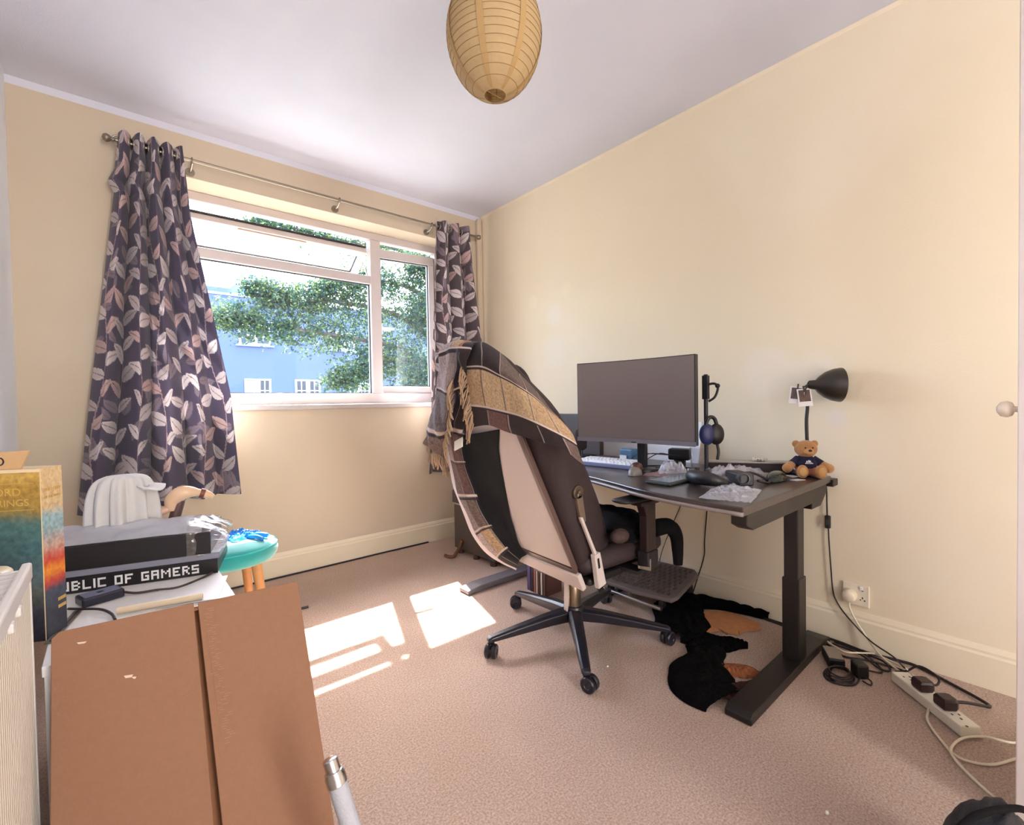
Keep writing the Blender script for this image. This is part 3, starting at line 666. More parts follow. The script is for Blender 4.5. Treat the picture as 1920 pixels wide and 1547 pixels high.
# ------------------------------------------------------------------ plaid blanket over the chair back
BLANKET_A = [
 [(1.095,1.519,1.198),(1.099,1.417,1.210),(1.128,1.357,1.170),(1.163,1.298,1.116),(1.193,1.240,1.051),(1.228,1.215,0.998)],
 [(0.983,1.394,1.225),(0.981,1.299,1.228),(0.998,1.236,1.192),(1.024,1.185,1.135),(1.069,1.157,1.081),(1.113,1.136,1.031)],
 [(0.914,1.304,1.179),(0.914,1.212,1.178),(0.932,1.150,1.140),(0.952,1.092,1.097),(1.005,1.069,1.047),(1.079,1.068,0.995)],
 [(0.917,1.304,1.129),(0.920,1.216,1.122),(0.933,1.141,1.096),(0.954,1.073,1.060),(1.010,1.046,1.015),(1.087,1.033,0.958)],
 [(0.948,1.332,1.041),(0.951,1.245,1.034),(0.964,1.164,1.017),(0.980,1.079,0.994),(1.036,1.040,0.960),(1.109,1.004,0.910)],
 [(0.969,1.344,0.985),(0.977,1.262,0.979),(0.989,1.175,0.964),(1.009,1.087,0.943),(1.061,1.033,0.905),(1.145,1.002,0.853)],
 [(0.992,1.371,0.936),(0.993,1.272,0.944),(1.013,1.189,0.922),(1.033,1.097,0.900),(1.081,1.030,0.873),(1.175,1.005,0.812)]]
BLANKET_B = [
 [(1.000,1.547,1.231),(0.972,1.439,1.248),(0.965,1.369,1.240),(0.970,1.318,1.231)],
 [(0.914,1.465,1.201),(0.898,1.376,1.214),(0.890,1.299,1.209),(0.889,1.238,1.200)],
 [(0.916,1.485,1.132),(0.892,1.378,1.118),(0.910,1.344,1.124),(0.914,1.288,1.135)],
 [(0.937,1.534,1.065),(0.906,1.409,1.045),(0.941,1.400,1.056),(0.949,1.346,1.060)],
 [(0.970,1.632,0.972),(0.938,1.491,0.955),(0.979,1.474,0.974),(0.994,1.419,0.964)],
 [(1.012,1.755,0.861),(0.987,1.605,0.849),(1.037,1.588,0.850),(1.044,1.508,0.857)],
 [(1.038,1.782,0.848),(1.022,1.646,0.818),(1.076,1.643,0.786),(1.082,1.564,0.818)]]
BLANKET_C = [
 [(1.000,1.574,0.930),(1.000,1.516,0.907),(1.023,1.484,0.900),(1.034,1.390,0.910),(1.040,1.287,0.925)],
 [(1.020,1.594,0.843),(1.005,1.514,0.832),(1.048,1.509,0.825),(1.072,1.443,0.828),(1.082,1.339,0.838)],
 [(1.047,1.608,0.742),(1.027,1.516,0.743),(1.079,1.512,0.738),(1.115,1.451,0.736),(1.127,1.377,0.742)],
 [(1.104,1.635,0.598),(1.086,1.540,0.616),(1.138,1.524,0.610),(1.173,1.477,0.612),(1.184,1.417,0.619)],
 [(1.182,1.649,0.452),(1.146,1.533,0.509),(1.180,1.496,0.520),(1.216,1.471,0.518),(1.229,1.436,0.523)],
 [(1.251,1.612,0.347),(1.211,1.513,0.411),(1.229,1.482,0.436),(1.253,1.469,0.438),(1.263,1.447,0.446)],
 [(1.300,1.506,0.306),(1.267,1.454,0.354),(1.264,1.430,0.383),(1.275,1.422,0.391),(1.285,1.420,0.394)]]
def L3(*c): return np.array(lin(c)[:3])
def plaid(n, m, rows, cols, cell, seed=1, stripes=True, span=None):
    """woven check: rows/cols are the cut positions (0-1), cell[i][j] the colour of each check"""
    v = np.linspace(0, 1, n)[:, None]; u = np.linspace(0, 1, m)[None, :]
    ri = np.clip(np.searchsorted(rows, v.ravel()), 0, len(cell)-1); ci = np.clip(np.searchsorted(cols, u.ravel()), 0, len(cell[0])-1)
    cell = np.array(cell, float); C = cell[ri][:, ci]
    rs = np.random.RandomState(seed); C = C*(1+.85*(rs.rand(n, m, 1)-.5))
    pale, dark = L3(214, 196, 184), L3(48, 34, 40)
    if stripes:
        for c in cols:
            k = np.abs(u.ravel()-c) < .0045; d = np.abs(u.ravel()-c+.013) < .007
            C[:, k] = C[:, k]*.4+pale*.45; C[:, d] = C[:, d]*.45+dark*.4
        uu = u.ravel() if span is None else np.where(u.ravel() < span, u.ravel(), -9)
        for r in rows:
            k = np.where(np.abs(v.ravel()-r) < (.009 if span is None else .005))[0]; d = np.where(np.abs(v.ravel()-r-.018) < (.011 if span is None else .006))[0]; q = np.where(uu > -1)[0]
            C[np.ix_(k, q)] = pale*.9; C[np.ix_(d, q)] = dark
    return C
BLK = L3(42, 31, 32)
TW, TAN, NAVY, BRN, GRY, CRM, LAV = L3(104, 86, 78), L3(176, 146, 112), L3(36, 30, 46), L3(96, 68, 62), L3(128, 114, 112), L3(190, 162, 126), L3(170, 152, 148)
M_blanket = mat_vc('woven_wool_blanket', .95, (420, .5), .06, .04)
bl = thing('blanket', 'brown and cream plaid wool blanket with fringe thrown over the office chair', 'blanket', (1.0, 1.35, 1.22))
A = cat_surface(BLANKET_A, 150, 200)
nz = np.array([[mnoise.noise(Vector((p[0]*14, p[1]*9, p[2]*9))) for p in r] for r in A]); A[..., 0] -= .010*nz
colA = plaid(150, 200, [.46, .74], [.20, .42, .68, .88], [[BLK, BLK, TW, TW, TW], [TAN, CRM, CRM, TAN, TAN], [BLK, BRN*1.25, BLK, BLK, TW*1.1]], 2)
link_mesh('blanket_cloth', grid_mesh('blanket_cloth', A, colA), M_blanket, bl, smooth=True, solid=.007)
B2 = cat_surface(BLANKET_B, 150, 110)
nz = np.array([[mnoise.noise(Vector((p[0]*10, p[1]*16, p[2]*6))) for p in r] for r in B2]); B2[..., 0] -= .022*nz
colB = plaid(150, 110, [.18, .46, .74], [.42, .62, .80], [[LAV, TAN, L3(156, 92, 54), BLK], [LAV, GRY, NAVY, BLK], [GRY*.8, L3(76, 74, 112), NAVY, BLK], [TW*1.3, TW*1.1, BLK, BRN]], 3)
link_mesh('blanket_cloth', grid_mesh('blanket_cloth', B2, colB), M_blanket, bl, smooth=True, solid=.007)
C2 = cat_surface(BLANKET_C, 160, 90)
nz = np.array([[mnoise.noise(Vector((p[0]*12, p[1]*12, p[2]*7))) for p in r] for r in C2]); C2[..., 0] -= .010*nz
INK = L3(14, 10, 12)
colC = plaid(160, 90, [.24, .45, .66, .86], [.20, .40], [[LAV, BRN, INK], [TW*1.1, BRN, INK], [GRY, TW, INK], [LAV, TAN, INK], [BLK, INK, INK]], 4, span=.46)
colC[:, :7] = L3(224, 214, 214)
link_mesh('blanket_cloth', grid_mesh('blanket_cloth', C2, colC), M_blanket, bl, smooth=True, solid=.007)
bm = BM()
for i in range(46):      # knotted fringe down the raw edges
    t = i/45; p = Vector(A[int(20+t*125), 1]); q = p+Vector((-.012, .012+.02*random.random(), -.055-.035*random.random()))
    tube(bm, [p, (p+q)/2+Vector((random.uniform(-.012, .004), random.uniform(-.006, .012), .004)), q], .0026, 5, 3)
for i in range(30):
    t = i/29; p = Vector(B2[-1, int(t*70)]); q = p+Vector((random.uniform(-.01, .01), random.uniform(-.012, .012), -.05-.03*random.random()))
    tube(bm, [p, (p+q)/2+Vector((random.uniform(-.012, .004), 0, 0)), q], .0026, 5, 3)
for i in range(24):
    p = Vector(B2[55+i*3, 66]); q = p+Vector((-.014, random.uniform(-.012, .012), -.06-.03*random.random()))
    tube(bm, [p, (p+q)/2+Vector((-.014, 0, 0)), q], .0028, 5, 3)
stuff(obj('fringe', bm, mat('fringe_wool', (174, 144, 114), .95, noise=(30, .35)), bl, smooth=True))
bm = BM(); box(bm, (.962, 1.425, .872), (.003, .055, .036), Matrix.Rotation(-.35, 3, 'X') @ Matrix.Rotation(.25, 3, 'Y')); obj('care_label', bm, mat('cream_label', (226, 214, 192), .8), bl)

# dark clothes left on the seat
cl = thing('jacket', 'black jacket heaped on the office chair seat with a sleeve over the front edge', 'jacket', (1.62, 1.30, .47))
M_cloth = mat('black_cloth', (14, 10, 13), .9, noise=(30, .3), bump=(60, .3), spec=.2)
def heap(c, r, seed, k=.22, n=64, f=2.2):
    th = np.linspace(0, 2*PI, n); ph = np.linspace(-.30, PI/2, n//2); P = np.zeros((n//2, n, 3))
    for i, b in enumerate(ph):
        for j, a in enumerate(th):
            d = Vector((math.cos(a)*math.cos(b), math.sin(a)*math.cos(b), math.sin(b))); w = 1+k*mnoise.noise(d*f+Vector((seed, 0, 0)))+k*.5*mnoise.noise(d*f*2.7+Vector((seed, 3, 0)))
            P[i, j] = [c[0]+d.x*r[0]*w, c[1]+d.y*r[1]*w, max(c[2]+d.z*r[2]*w, c[2]-r[2]*.25)]
    return P
link_mesh('jacket_body', grid_mesh('jacket_body', heap((1.64, 1.27, .475), (.17, .185, .075), 4)), M_cloth, cl, smooth=True)
bm = BM(); tube(bm, [(1.74, 1.12, .475), (1.815, 1.095, .475), (1.860, 1.085, .43), (1.868, 1.082, .36), (1.866, 1.08, .30)], .03, 12, 6, lambda t: .038-.018*t); obj('sleeve', bm, M_cloth, cl, smooth=True)
bm = BM(); ball(bm, (1.46, 1.085, .505), (.045, .03, .028)); obj('patterned_lining', bm, mat('floral_lining', (66, 46, 42), .8, noise=(90, .7)), cl, smooth=True)

# ================================================================== DESK
M_top = mat('dark_wood_desktop', (58, 46, 44), .30, noise=(14, .25), bump=(80, .05), coat=.2)
M_frame = mat('black_desk_frame', (28, 22, 20), .42, noise=(60, .08))
dk = thing('desk', 'black height adjustable desk with a curved front edge against the cream wall', 'desk', (1.9, 1.35, 0))
front = smooth_path([(1.40, .60, 0), (1.405, .75, 0), (1.432, .95, 0), (1.50, 1.15, 0), (1.555, 1.34, 0), (1.55, 1.55, 0), (1.47, 1.80, 0), (1.42, 1.98, 0), (1.40, 2.09, 0)], 6)
poly = [Vector((p.x, p.y, .672)) for p in front]+[Vector((2.215, 2.09, .672)), Vector((2.215, .60, .672))]
bm = BM(); prism(bm, poly, (0, 0, .028)); obj('desktop', bm, M_top, dk, bevel=.004)
ep = [Vector((p.x-.0015, p.y, .679)) for p in front]
bm = BM(); tube(bm, ep, .007, 6, 1); obj('edge_band', bm, mat('edge_band', (132, 118, 112), .35), dk, smooth=True)
for y0 in (.612, 2.03):
    yy = y0
    bm = BM(); prism(bm, [(1.455, yy, .672), (2.20, yy, .672), (2.20, yy, .632), (2.13, yy, .590), (2.03, yy, .590), (2.03, yy, .612), (1.50, yy, .612), (1.455, yy, .632)], (0, .05, 0)); obj('side_beam', bm, M_frame, dk, bevel=.003)
    bm = BM(); box2(bm, (1.925, yy+.012, .02), (2.000, yy+.072, .34)); lg = obj('leg', bm, M_frame, dk, bevel=.004)
    bm = BM(); box2(bm, (1.930, yy+.017, .30), (1.995, yy+.067, .63)); obj('leg_sleeve', bm, M_frame, dk, bevel=.004)
    bm = BM(); prism(bm, [(1.415 if y0 > 1 else 1.48, yy+.002, .002), (1.415 if y0 > 1 else 1.48, yy+.002, .022), (1.50, yy+.002, .034), (2.18, yy+.002, .034), (2.25, yy+.002, .022), (2.25, yy+.002, .002)], (0, .085, 0)); obj('foot', bm, mat('desk_foot_grey', (112, 106, 112), .45) if y0 > 1 else M_frame, dk, bevel=.004)
bm = BM(); box2(bm, (1.90, .66, .615), (1.945, 2.03, .665)); box2(bm, (2.05, .66, .615), (2.09, 2.03, .665)); obj('cross_rail', bm, M_frame, dk, bevel=.003)
bm = BM(); prism(bm, [(2.215, .592, .684), (2.275, .592, .684), (2.275, .592, .655), (2.215, .592, .655)], (0, .5, 0)); obj('cable_tray', bm, M_frame, dk, bevel=.003)

DT = .7005
# monitor, gently curved, facing the chair
mo = thing('monitor', 'wide curved black monitor standing at the back of the desk facing the chair', 'monitor', (1.80, 1.22, DT))
mc = Vector((1.753, 1.219, 1.016)); mu = Vector((.10, -.995, 0)).normalized(); mn = Vector((-.995, -.10, 0)).normalized()
def mpt(u, z, d): return mc + mu*u + Vector((0, 0, z)) + mn*(d + .33*u*u)
def mslab(name, u0, u1, z0, z1, d0, d1, m, parent=mo, n=20, **kw):
    rows = []
    for i in range(n+1):
        u = u0+(u1-u0)*i/n; rows.append([mpt(u, z0, d0), mpt(u, z1, d0), mpt(u, z1, d1), mpt(u, z0, d1)])
    bm = BM(); rings_to_mesh(bm, rows); return obj(name, bm, m, parent, **kw)
M_scr = mat('dark_screen', (106, 93, 88), .30, noise=(10, .05), spec=.8)
mslab('case', -.284, .284, -.182, .184, -.030, 0, M_black, bevel=.002)
mslab('screen', -.280, .280, -.165, .180, 0, .0012, M_scr)
mslab('lower_bezel', -.284, .284, -.184, -.1655, -.002, .004, mat('bezel_grey', (122, 116, 122), .35, .3))
mslab('maker_badge', -.012, .012, -.183, -.178, .004, .0052, M_chrome, n=3)
bm = BM(); c0 = mc+mn*-.06; prism(bm, [c0+mu*-.02+Vector((0, 0, -.30)), c0+mu*.02+Vector((0, 0, -.30)), c0+mu*.02+Vector((0, 0, .03)), c0+mu*-.02+Vector((0, 0, .03))], -mn*.025); box(bm, c0+mn*.022+Vector((0, 0, 0)), (.05, .1, .1), math.atan2(mn.y, mn.x)); obj('stand_neck', bm, M_black, mo, bevel=.003)
bm = BM(); lathe(bm, [(.055, 0), (.055, .008), (.05, .014), (.02, .018)], (c0.x+.012, c0.y-.01, DT), seg=36); obj('stand_base', bm, M_black, mo, smooth=True, auto=40)
# second, smaller screen turned edge-on behind it
m2 = thing('monitor', 'second dark screen half hidden behind the big monitor, on its left', 'monitor', (2.09, 1.86, DT))
bm = BM(); box(bm, (2.09, 1.86, .832), (.03, .42, .23), -.10); obj('case', bm, mat('brown_black_panel', (66, 54, 48), .5), m2, bevel=.004)
bm = BM(); box(bm, (2.11, 1.86, .715), (.02, .05, .03)); box(bm, (2.10, 1.86, .7045), (.12, .2, .008)); obj('stand_base', bm, M_black, m2, bevel=.002)
# white board along the wall at the back of the desk
wb = thing('board', 'plain white board leaning on the wall behind the monitor', 'board', (2.255, 1.55, DT-.02))
bm = BM(); prism(bm, [(2.222, 1.17, .70), (2.222, 1.93, .70), (2.262, 1.93, .905), (2.262, 1.17, .905)], (.008, 0, -.001)); obj('sheet', bm, mat('white_board', (246, 246, 250), .5, noise=(6, .02)), wb)
# keyboard with single keycaps
kb = thing('keyboard', 'white mechanical keyboard lying on the desk in front of the big monitor', 'keyboard', (1.89, 1.43, DT))
ku = Vector((.06, -.998, 0)).normalized(); kv = Vector((.998, .06, 0)).normalized(); k0 = Vector((1.79, 1.600, DT))
def kbox(bm, u0, u1, v0, v1, z0, z1, top=0.0):
    b = [k0+ku*u+kv*v+Vector((0, 0, z0)) for u, v in ((u0, v0), (u1, v0), (u1, v1), (u0, v1))]
    t = [k0+ku*u+kv*v+Vector((0, 0, z1)) for u, v in ((u0+top, v0+top), (u1-top, v0+top), (u1-top, v1-top), (u0+top, v1-top))]
    rings_to_mesh(bm, [b, t])
bm = BM(); kbox(bm, 0, .335, 0, .125, 0, .018); obj('keyboard_case', bm, mat('grey_blue_case', (122, 126, 158), .45), kb, bevel=.003)
M_key = mat('white_keycap', (244, 244, 248), .4)
for r in range(5):
    x = .008+(r % 3)*.003
    while x < .31:
        w = .019 if not (r == 0 and .07 < x < .17) else .105
        bm = BM(); kbox(bm, x, min(x+w, .328), .010+r*.0215, .010+r*.0215+.0190, .018, .029+.0012*r, .0028); obj('keycap', bm, M_key, kb); x += w+.0028
# microphone on a short stand
mi = thing('microphone', 'black foam headed desk microphone beside the keyboard', 'microphone', (1.905, 1.665, DT))
bm = BM(); lathe(bm, [(.050, 0), (.050, .010), (.042, .014), (.012, .016), (.010, .05), (.010, .072)], (1.875, 1.635, DT), seg=24); obj('mic_stand', bm, M_black, mi, smooth=True, auto=40)
bm = BM(); lathe(bm, [(.018, .065), (.030, .075), (.032, .12), (.031, .15), (.024, .168), (.010, .176), (0, .177)], (1.875, 1.635, DT), seg=24); obj('mic_head', bm, mat('mic_foam', (50, 34, 36), .9, bump=(400, .4)), mi, smooth=True)
# blue box gadget with white tag
bb = thing('device', 'small blue plastic gadget with a white tag under the monitor', 'gadget', (1.95, 1.39, DT))
bm = BM(); box(bm, (1.96, 1.395, DT+.041), (.05, .085, .082), -.1); obj('housing', bm, mat('blue_grey_plastic', (70, 108, 140), .4), bb, bevel=.010, seg=3)
bm = BM(); box(bm, (1.932, 1.410, DT+.025), (.003, .042, .046), -.1); obj('paper_tag', bm, M_white, bb)
# mouse on the near side and brown wrist thing
ms = thing('mouse', 'pale grey computer mouse on the desk by the keyboard corner', 'mouse', (1.70, 1.18, DT))
def shell(c, r, R=None, cut=.25):
    bm = BM(); c = Vector(c); R = R or Matrix.Identity(3); rings = []
    for j in range(11):
        t = (PI/2)*j/10; rings.append([c+R @ Vector((r[0]*math.cos(t*.985)**.75*math.cos(a), r[1]*math.cos(t*.985)**.75*math.sin(a), r[2]*math.sin(t))) for a in np.linspace(0, 2*PI, 24, endpoint=False)])
    return rings_to_mesh(bm, rings)
obj('mouse_body', shell((1.70, 1.18, DT), (.050, .028, .036), Matrix.Rotation(.3, 3, 'Z')), mat('pale_grey_mouse', (122, 114, 108), .4), ms, smooth=True)
obj('mouse_top', shell((1.722, 1.187, DT+.022), (.034, .026, .030), Matrix.Rotation(.3, 3, 'Z')), mat('brown_mouse_top', (78, 48, 44), .4), ms, smooth=True)
bm = BM(); ball(bm, (1.745, 1.192, DT+.040), (.008, .004, .009)); obj('scroll_wheel', bm, M_black, ms, smooth=True)
# flat tablet
tb_ = thing('tablet', 'thin dark tablet lying flat near the curved front of the desk', 'tablet', (1.74, 1.0, DT))
Rt = Matrix.Rotation(.05, 3, 'Z')
bm = BM(); box(bm, (1.735, .985, DT+.006), (.36, .105, .010), .02); obj('tablet_case', bm, mat('dark_green_grey', (58, 66, 64), .4), tb_, bevel=.004)
bm = BM(); box(bm, (1.735, .985, DT+.0118), (.33, .088, .001), .02); obj('tablet_screen', bm, mat('tablet_glass', (44, 50, 52), .15, spec=.8), tb_)
# long black carton lying along the back with crumpled card on top
lb = thing('box', 'long low black box with a silver lid edge at the back of the desk', 'box', (2.12, .87, DT))
bm = BM(); box(bm, (2.125, .885, DT+.020), (.07, .33, .040), .55); obj('box_body', bm, mat('black_carton', (48, 34, 34), .5), lb, bevel=.002)
bm = BM(); box(bm, (2.125, .885, DT+.0425), (.074, .335, .005), .55); obj('lid', bm, mat('silver_lid', (176, 168, 160), .35, .5), lb)
cc = thing('receipt', 'crumpled receipt paper on the long black box', 'paper', (2.16, .86, DT+.045))
link_mesh('paper_fold', grid_mesh('paper_fold', np.array([[[2.125+.06*u, .83+.05*v, DT+.047+.022*abs(mnoise.noise(Vector((u*3, v*4, 2))))+.012*u*(1-u)] for u in np.linspace(0, 1, 12)] for v in np.linspace(0, 1, 12)])), mat('receipt_paper', (206, 196, 176), .7), cc, solid=.0008)
# game controller
gc = thing('game_controller', 'black game controller lying on the desk near the front edge', 'controller', (1.66, .86, DT))
Rg = Matrix.Rotation(1.2, 3, 'Z')
bm = BM(); g0 = Vector((1.665, .862, DT+.022))
tube(bm, [g0+Rg @ Vector((-.072, -.045, -.010)), g0+Rg @ Vector((-.055, .0, .006)), g0+Rg @ Vector((0, .018, .008)), g0+Rg @ Vector((.055, .0, .006)), g0+Rg @ Vector((.072, -.045, -.010))], .02, 12, 6, lambda t: .016+.010*math.sin(PI*t)); obj('grip_shell', bm, M_black, gc, smooth=True)
for q in (-.03, .03):
    bm = BM(); p = g0+Rg @ Vector((q, -.004, .03)); cyl(bm, p, p+Vector((0, 0, .012)), .009, .011, 14); obj('thumb_stick', bm, M_dark, gc)
for q in ((.055, .018), (.066, .006), (.044, .006), (.055, -.006)):
    bm = BM(); p = g0+Rg @ Vector((q[0], q[1], .026)); cyl(bm, p, p+Vector((0, 0, .006)), .005, seg=10); obj('button', bm, M_chrome, gc)
# clear plastic bags with gadgets in them
def crumple(c, s, h, seed, n=44, yaw=0.0, fr=4.0):
    P = np.zeros((n, n, 3)); R = Matrix.Rotation(yaw, 3, 'Z')
    for i, u in enumerate(np.linspace(-1, 1, n)):
        for j, v in enumerate(np.linspace(-1, 1, n)):
            e = (1-abs(u)**3)*(1-abs(v)**3); w = abs(mnoise.noise(Vector((u*fr, v*fr, seed))))+.5*abs(mnoise.noise(Vector((u*fr*2.3, v*fr*2.3, seed+5))))
            wob = .10*mnoise.noise(Vector((u*2, v*2, seed+9)))
            p = R @ Vector((u*s[0]*(1+wob), v*s[1]*(1+wob), 0)); P[i, j] = [c[0]+p.x, c[1]+p.y, c[2]+h*(.35*e+w*(.3+.7*e))]
    return P
pb = thing('plastic_bag', 'crumpled clear plastic bag lying across the right part of the desk', 'plastic bag', (1.86, .84, DT))
link_mesh('film', grid_mesh('film', crumple((1.90, .86, DT+.004), (.16, .10), .045, 2, yaw=-.3)), M_plastic, pb, smooth=False)
pb = thing('plastic_sleeve', 'clear plastic sleeve sagging over the near front corner of the desk', 'plastic bag', (1.52, .72, DT))
link_mesh('film', grid_mesh('film', crumple((1.56, .705, DT+.003), (.125, .075), .022, 6, yaw=.25)), M_plastic, pb, smooth=False)
pb = thing('plastic_wrap', 'crumpled clear wrap on the desk under the right edge of the monitor', 'plastic bag', (1.80, 1.08, DT))
link_mesh('film', grid_mesh('film', crumple((1.85, 1.09, DT+.003), (.07, .06), .05, 11, yaw=.6)), M_plastic, pb, smooth=False)
# black electronics and lens among them
cm = thing('camera', 'small black camera with a round lens lying among plastic wrap on the desk', 'camera', (1.78, .80, DT))
bm = BM(); box(bm, (1.775, .775, DT+.024), (.11, .055, .045), .9); obj('camera_body', bm, M_black, cm, bevel=.006)
bm = BM(); d = Vector((-.8, -.55, .12)).normalized(); lathe(bm, [(.024, 0), (.024, .02), (.021, .030), (.017, .031), (.015, .022)], Vector((1.755, .755, DT+.026)), d, 24); obj('lens', bm, M_dark, cm, smooth=True, auto=35)
bm = BM(); tube(bm, [(1.80, .80, DT+.02), (1.86, .77, DT+.035), (1.90, .72, DT+.006), (1.84, .70, DT+.006), (1.78, .71, DT+.02)], .005, 6); obj('strap', bm, M_bcable, cm, smooth=True)
pp = thing('sunglasses_case', 'dark green glossy spectacle case on the desk in front of the teddy bear', 'case', (1.96, .70, DT))
obj('case_shell', shell((1.965, .715, DT), (.085, .035, .034), Matrix.Rotation(.2, 3, 'Z')), mat('dark_green_gloss', (34, 44, 40), .2), pp, smooth=True)
for i, (x, y, a) in enumerate(((2.05, .735, .4), (2.01, .655, -.3), (2.09, .70, .9))):
    bm = BM(); box(bm, (x, y, DT+.001+.0004*i), (.05, .03, .0012), a); o = obj('paper_slip', bm, M_white, None, loc=(x, y, DT))
    tag(o, ('small white paper slip beside the dark green case', 'small white paper slip at the desk end below the bear', 'small white paper slip tucked by the teddy bear feet')[i], 'paper', 'paper slips on the desk')
# clear tumbler
tu = thing('tumbler', 'clear drinking tumbler on the desk beside the monitor', 'glass', (1.99, 1.03, DT))
bm = BM(); lathe(bm, [(.0, .004), (.024, .004), (.026, .0), (.030, .0), (.036, .105), (.034, .105), (.028, .010), (0, .010)], (1.985, 1.045, DT), seg=28, cap=False); obj('tumbler_wall', bm, mat_clear('tumbler_glass', (.93, .93, .94), .04, 1.6), tu, smooth=True)
# black hub gadget with cables under the monitor
hu = thing('cable_hub', 'black gadget with tangled leads behind the right foot of the monitor', 'gadget', (2.1, 1.28, DT))
bm = BM(); box(bm, (2.10, 1.20, DT+.055), (.06, .10, .055), .3); obj('hub_body', bm, M_black, hu, bevel=.008)
bm = BM(); box(bm, (2.10, 1.20, DT+.015), (.03, .05, .03), .3); obj('hub_foot', bm, M_dark, hu)
for k in range(3):
    bm = BM(); tube(bm, [(2.07, 1.22-.02*k, DT+.05), (2.0-.03*k, 1.26+.03*k, DT+.06), (1.95, 1.32+.02*k, DT+.004), (1.93+.05*k, 1.22, DT+.004), (2.02, 1.12-.02*k, DT+.004)], .0022, 6); obj('lead', bm, M_bcable, hu, smooth=True)
pn = thing('pen', 'dark pen lying on the desk below the monitor', 'pen', (1.86, 1.17, DT))
bm = BM(); cyl(bm, (1.80, 1.20, DT+.005), (1.92, 1.135, DT+.005), .0045, seg=10); cyl(bm, (1.92, 1.135, DT+.005), (1.932, 1.1285, DT+.005), .0045, .001, 10); obj('barrel', bm, M_black, pn)
bm = BM(); cyl(bm, (1.81, 1.193, DT+.0105), (1.85, 1.1715, DT+.0105), .0015, seg=6); obj('clip', bm, M_chrome, pn)
nb = thing('notes', 'scribbled pinkish paper sheet on the desk below the monitor', 'paper', (1.78, 1.10, DT))
bm = BM(); box(bm, (1.785, 1.125, DT+.0008), (.14, .10, .0012), .35); obj('sheet', bm, mat('pinkish_paper', (150, 118, 122), .5, noise=(50, .5)), nb)
# headset hanging from a pole
hs = thing('headset_stand', 'slim black pole with a hook beside the right edge of the monitor', 'stand', (1.915, .972, DT))
hx, hy = 1.915, .972
bm = BM(); cyl(bm, (hx, hy, DT+.01), (hx, hy, 1.125), .0085, seg=14); box(bm, (hx, hy, 1.07), (.022, .024, .10)); obj('pole', bm, M_black, hs, bevel=.002)
bm = BM(); lathe(bm, [(.06, 0), (.06, .008), (.05, .012), (.012, .014)], (hx, hy, DT), seg=28); obj('base', bm, M_black, hs, smooth=True, auto=40)
bm = BM(); tube(bm, [(hx, hy, 1.08), (hx+.01, hy-.03, 1.085), (hx+.015, hy-.045, 1.07), (hx+.01, hy-.035, 1.03), (hx, hy-.012, 1.01)], .005, 8); ball(bm, (hx+.012, hy-.045, 1.075), .010); obj('hook', bm, M_black, hs, smooth=True)
he = thing('headphones', 'black and blue headphones hanging on the slim black pole', 'headphones', (hx, hy-.03, .87))
bm = BM(); tube(bm, [(hx-.022, hy-.008, .905), (hx-.016, hy-.016, .935), (hx, hy-.022, .945), (hx+.016, hy-.030, .935), (hx+.022, hy-.036, .905)], .008, 8); obj('headband', bm, M_black, he, smooth=True)
for x, y, nm in ((hx-.016, hy-.012, 0), (hx+.016, hy-.036, 1)):
    bm = BM(); ball(bm, (x, y, .872), (.034, .022, .045), Matrix.Rotation(-.6, 3, 'Z')); obj('ear_cup', bm, mat('navy_cup', (40, 44, 88), .45) if nm == 0 else M_black, he, smooth=True)
bm = BM(); tube(bm, [(hx+.016, hy-.036, .845), (hx+.022, hy-.042, .80), (hx+.016, hy-.04, .765)], .006, 8); obj('boom_mic', bm, M_black, he, smooth=True)

# desk lamp with bell shade; photo cards clipped to its neck
lx, ly = 2.178, .672
dl = thing('desk_lamp', 'black desk lamp with a bell shade behind the teddy bear', 'lamp', (lx, ly, DT))
bm = BM(); lathe(bm, [(.0, 0), (.055, 0), (.058, .008), (.05, .018), (.014, .024), (.010, .03)], (lx, ly, DT), seg=32); obj('lamp_base', bm, M_blackm, dl, smooth=True, auto=45)
bm = BM(); tube(bm, [(lx, ly, DT+.02), (lx-.004, ly, .80), (lx-.008, ly+.002, .92), (lx-.002, ly, .985), (lx-.012, ly+.006, 1.030), (lx-.010, ly+.006, 1.060), (lx+.008, ly-.012, 1.074)], .0068, 12); obj('gooseneck', bm, M_blackm, dl, smooth=True)
sd = Vector((.60, -.80, -.03)).normalized(); s0 = Vector((lx-.002, ly-.002, 1.072))
bm = BM(); lathe(bm, [(.010, 0), (.017, .004), (.020, .028), (.034, .040), (.052, .062), (.064, .088), (.069, .112), (.0695, .118), (.067, .117), (.061, .088), (.048, .062), (.030, .042), (.012, .034)], s0, sd, 36, cap=False); obj('lamp_shade', bm, mat('black_enamel_shade', (40, 34, 28), .38, coat=.2), dl, smooth=True, auto=60)
bm = BM(); ball(bm, s0+sd*.075, .026); obj('bulb', bm, mat('frosted_bulb', (226, 220, 208), .4), dl, smooth=True)
M_print = mat('photo_print', (92, 68, 62), .35, noise=(45, .9))
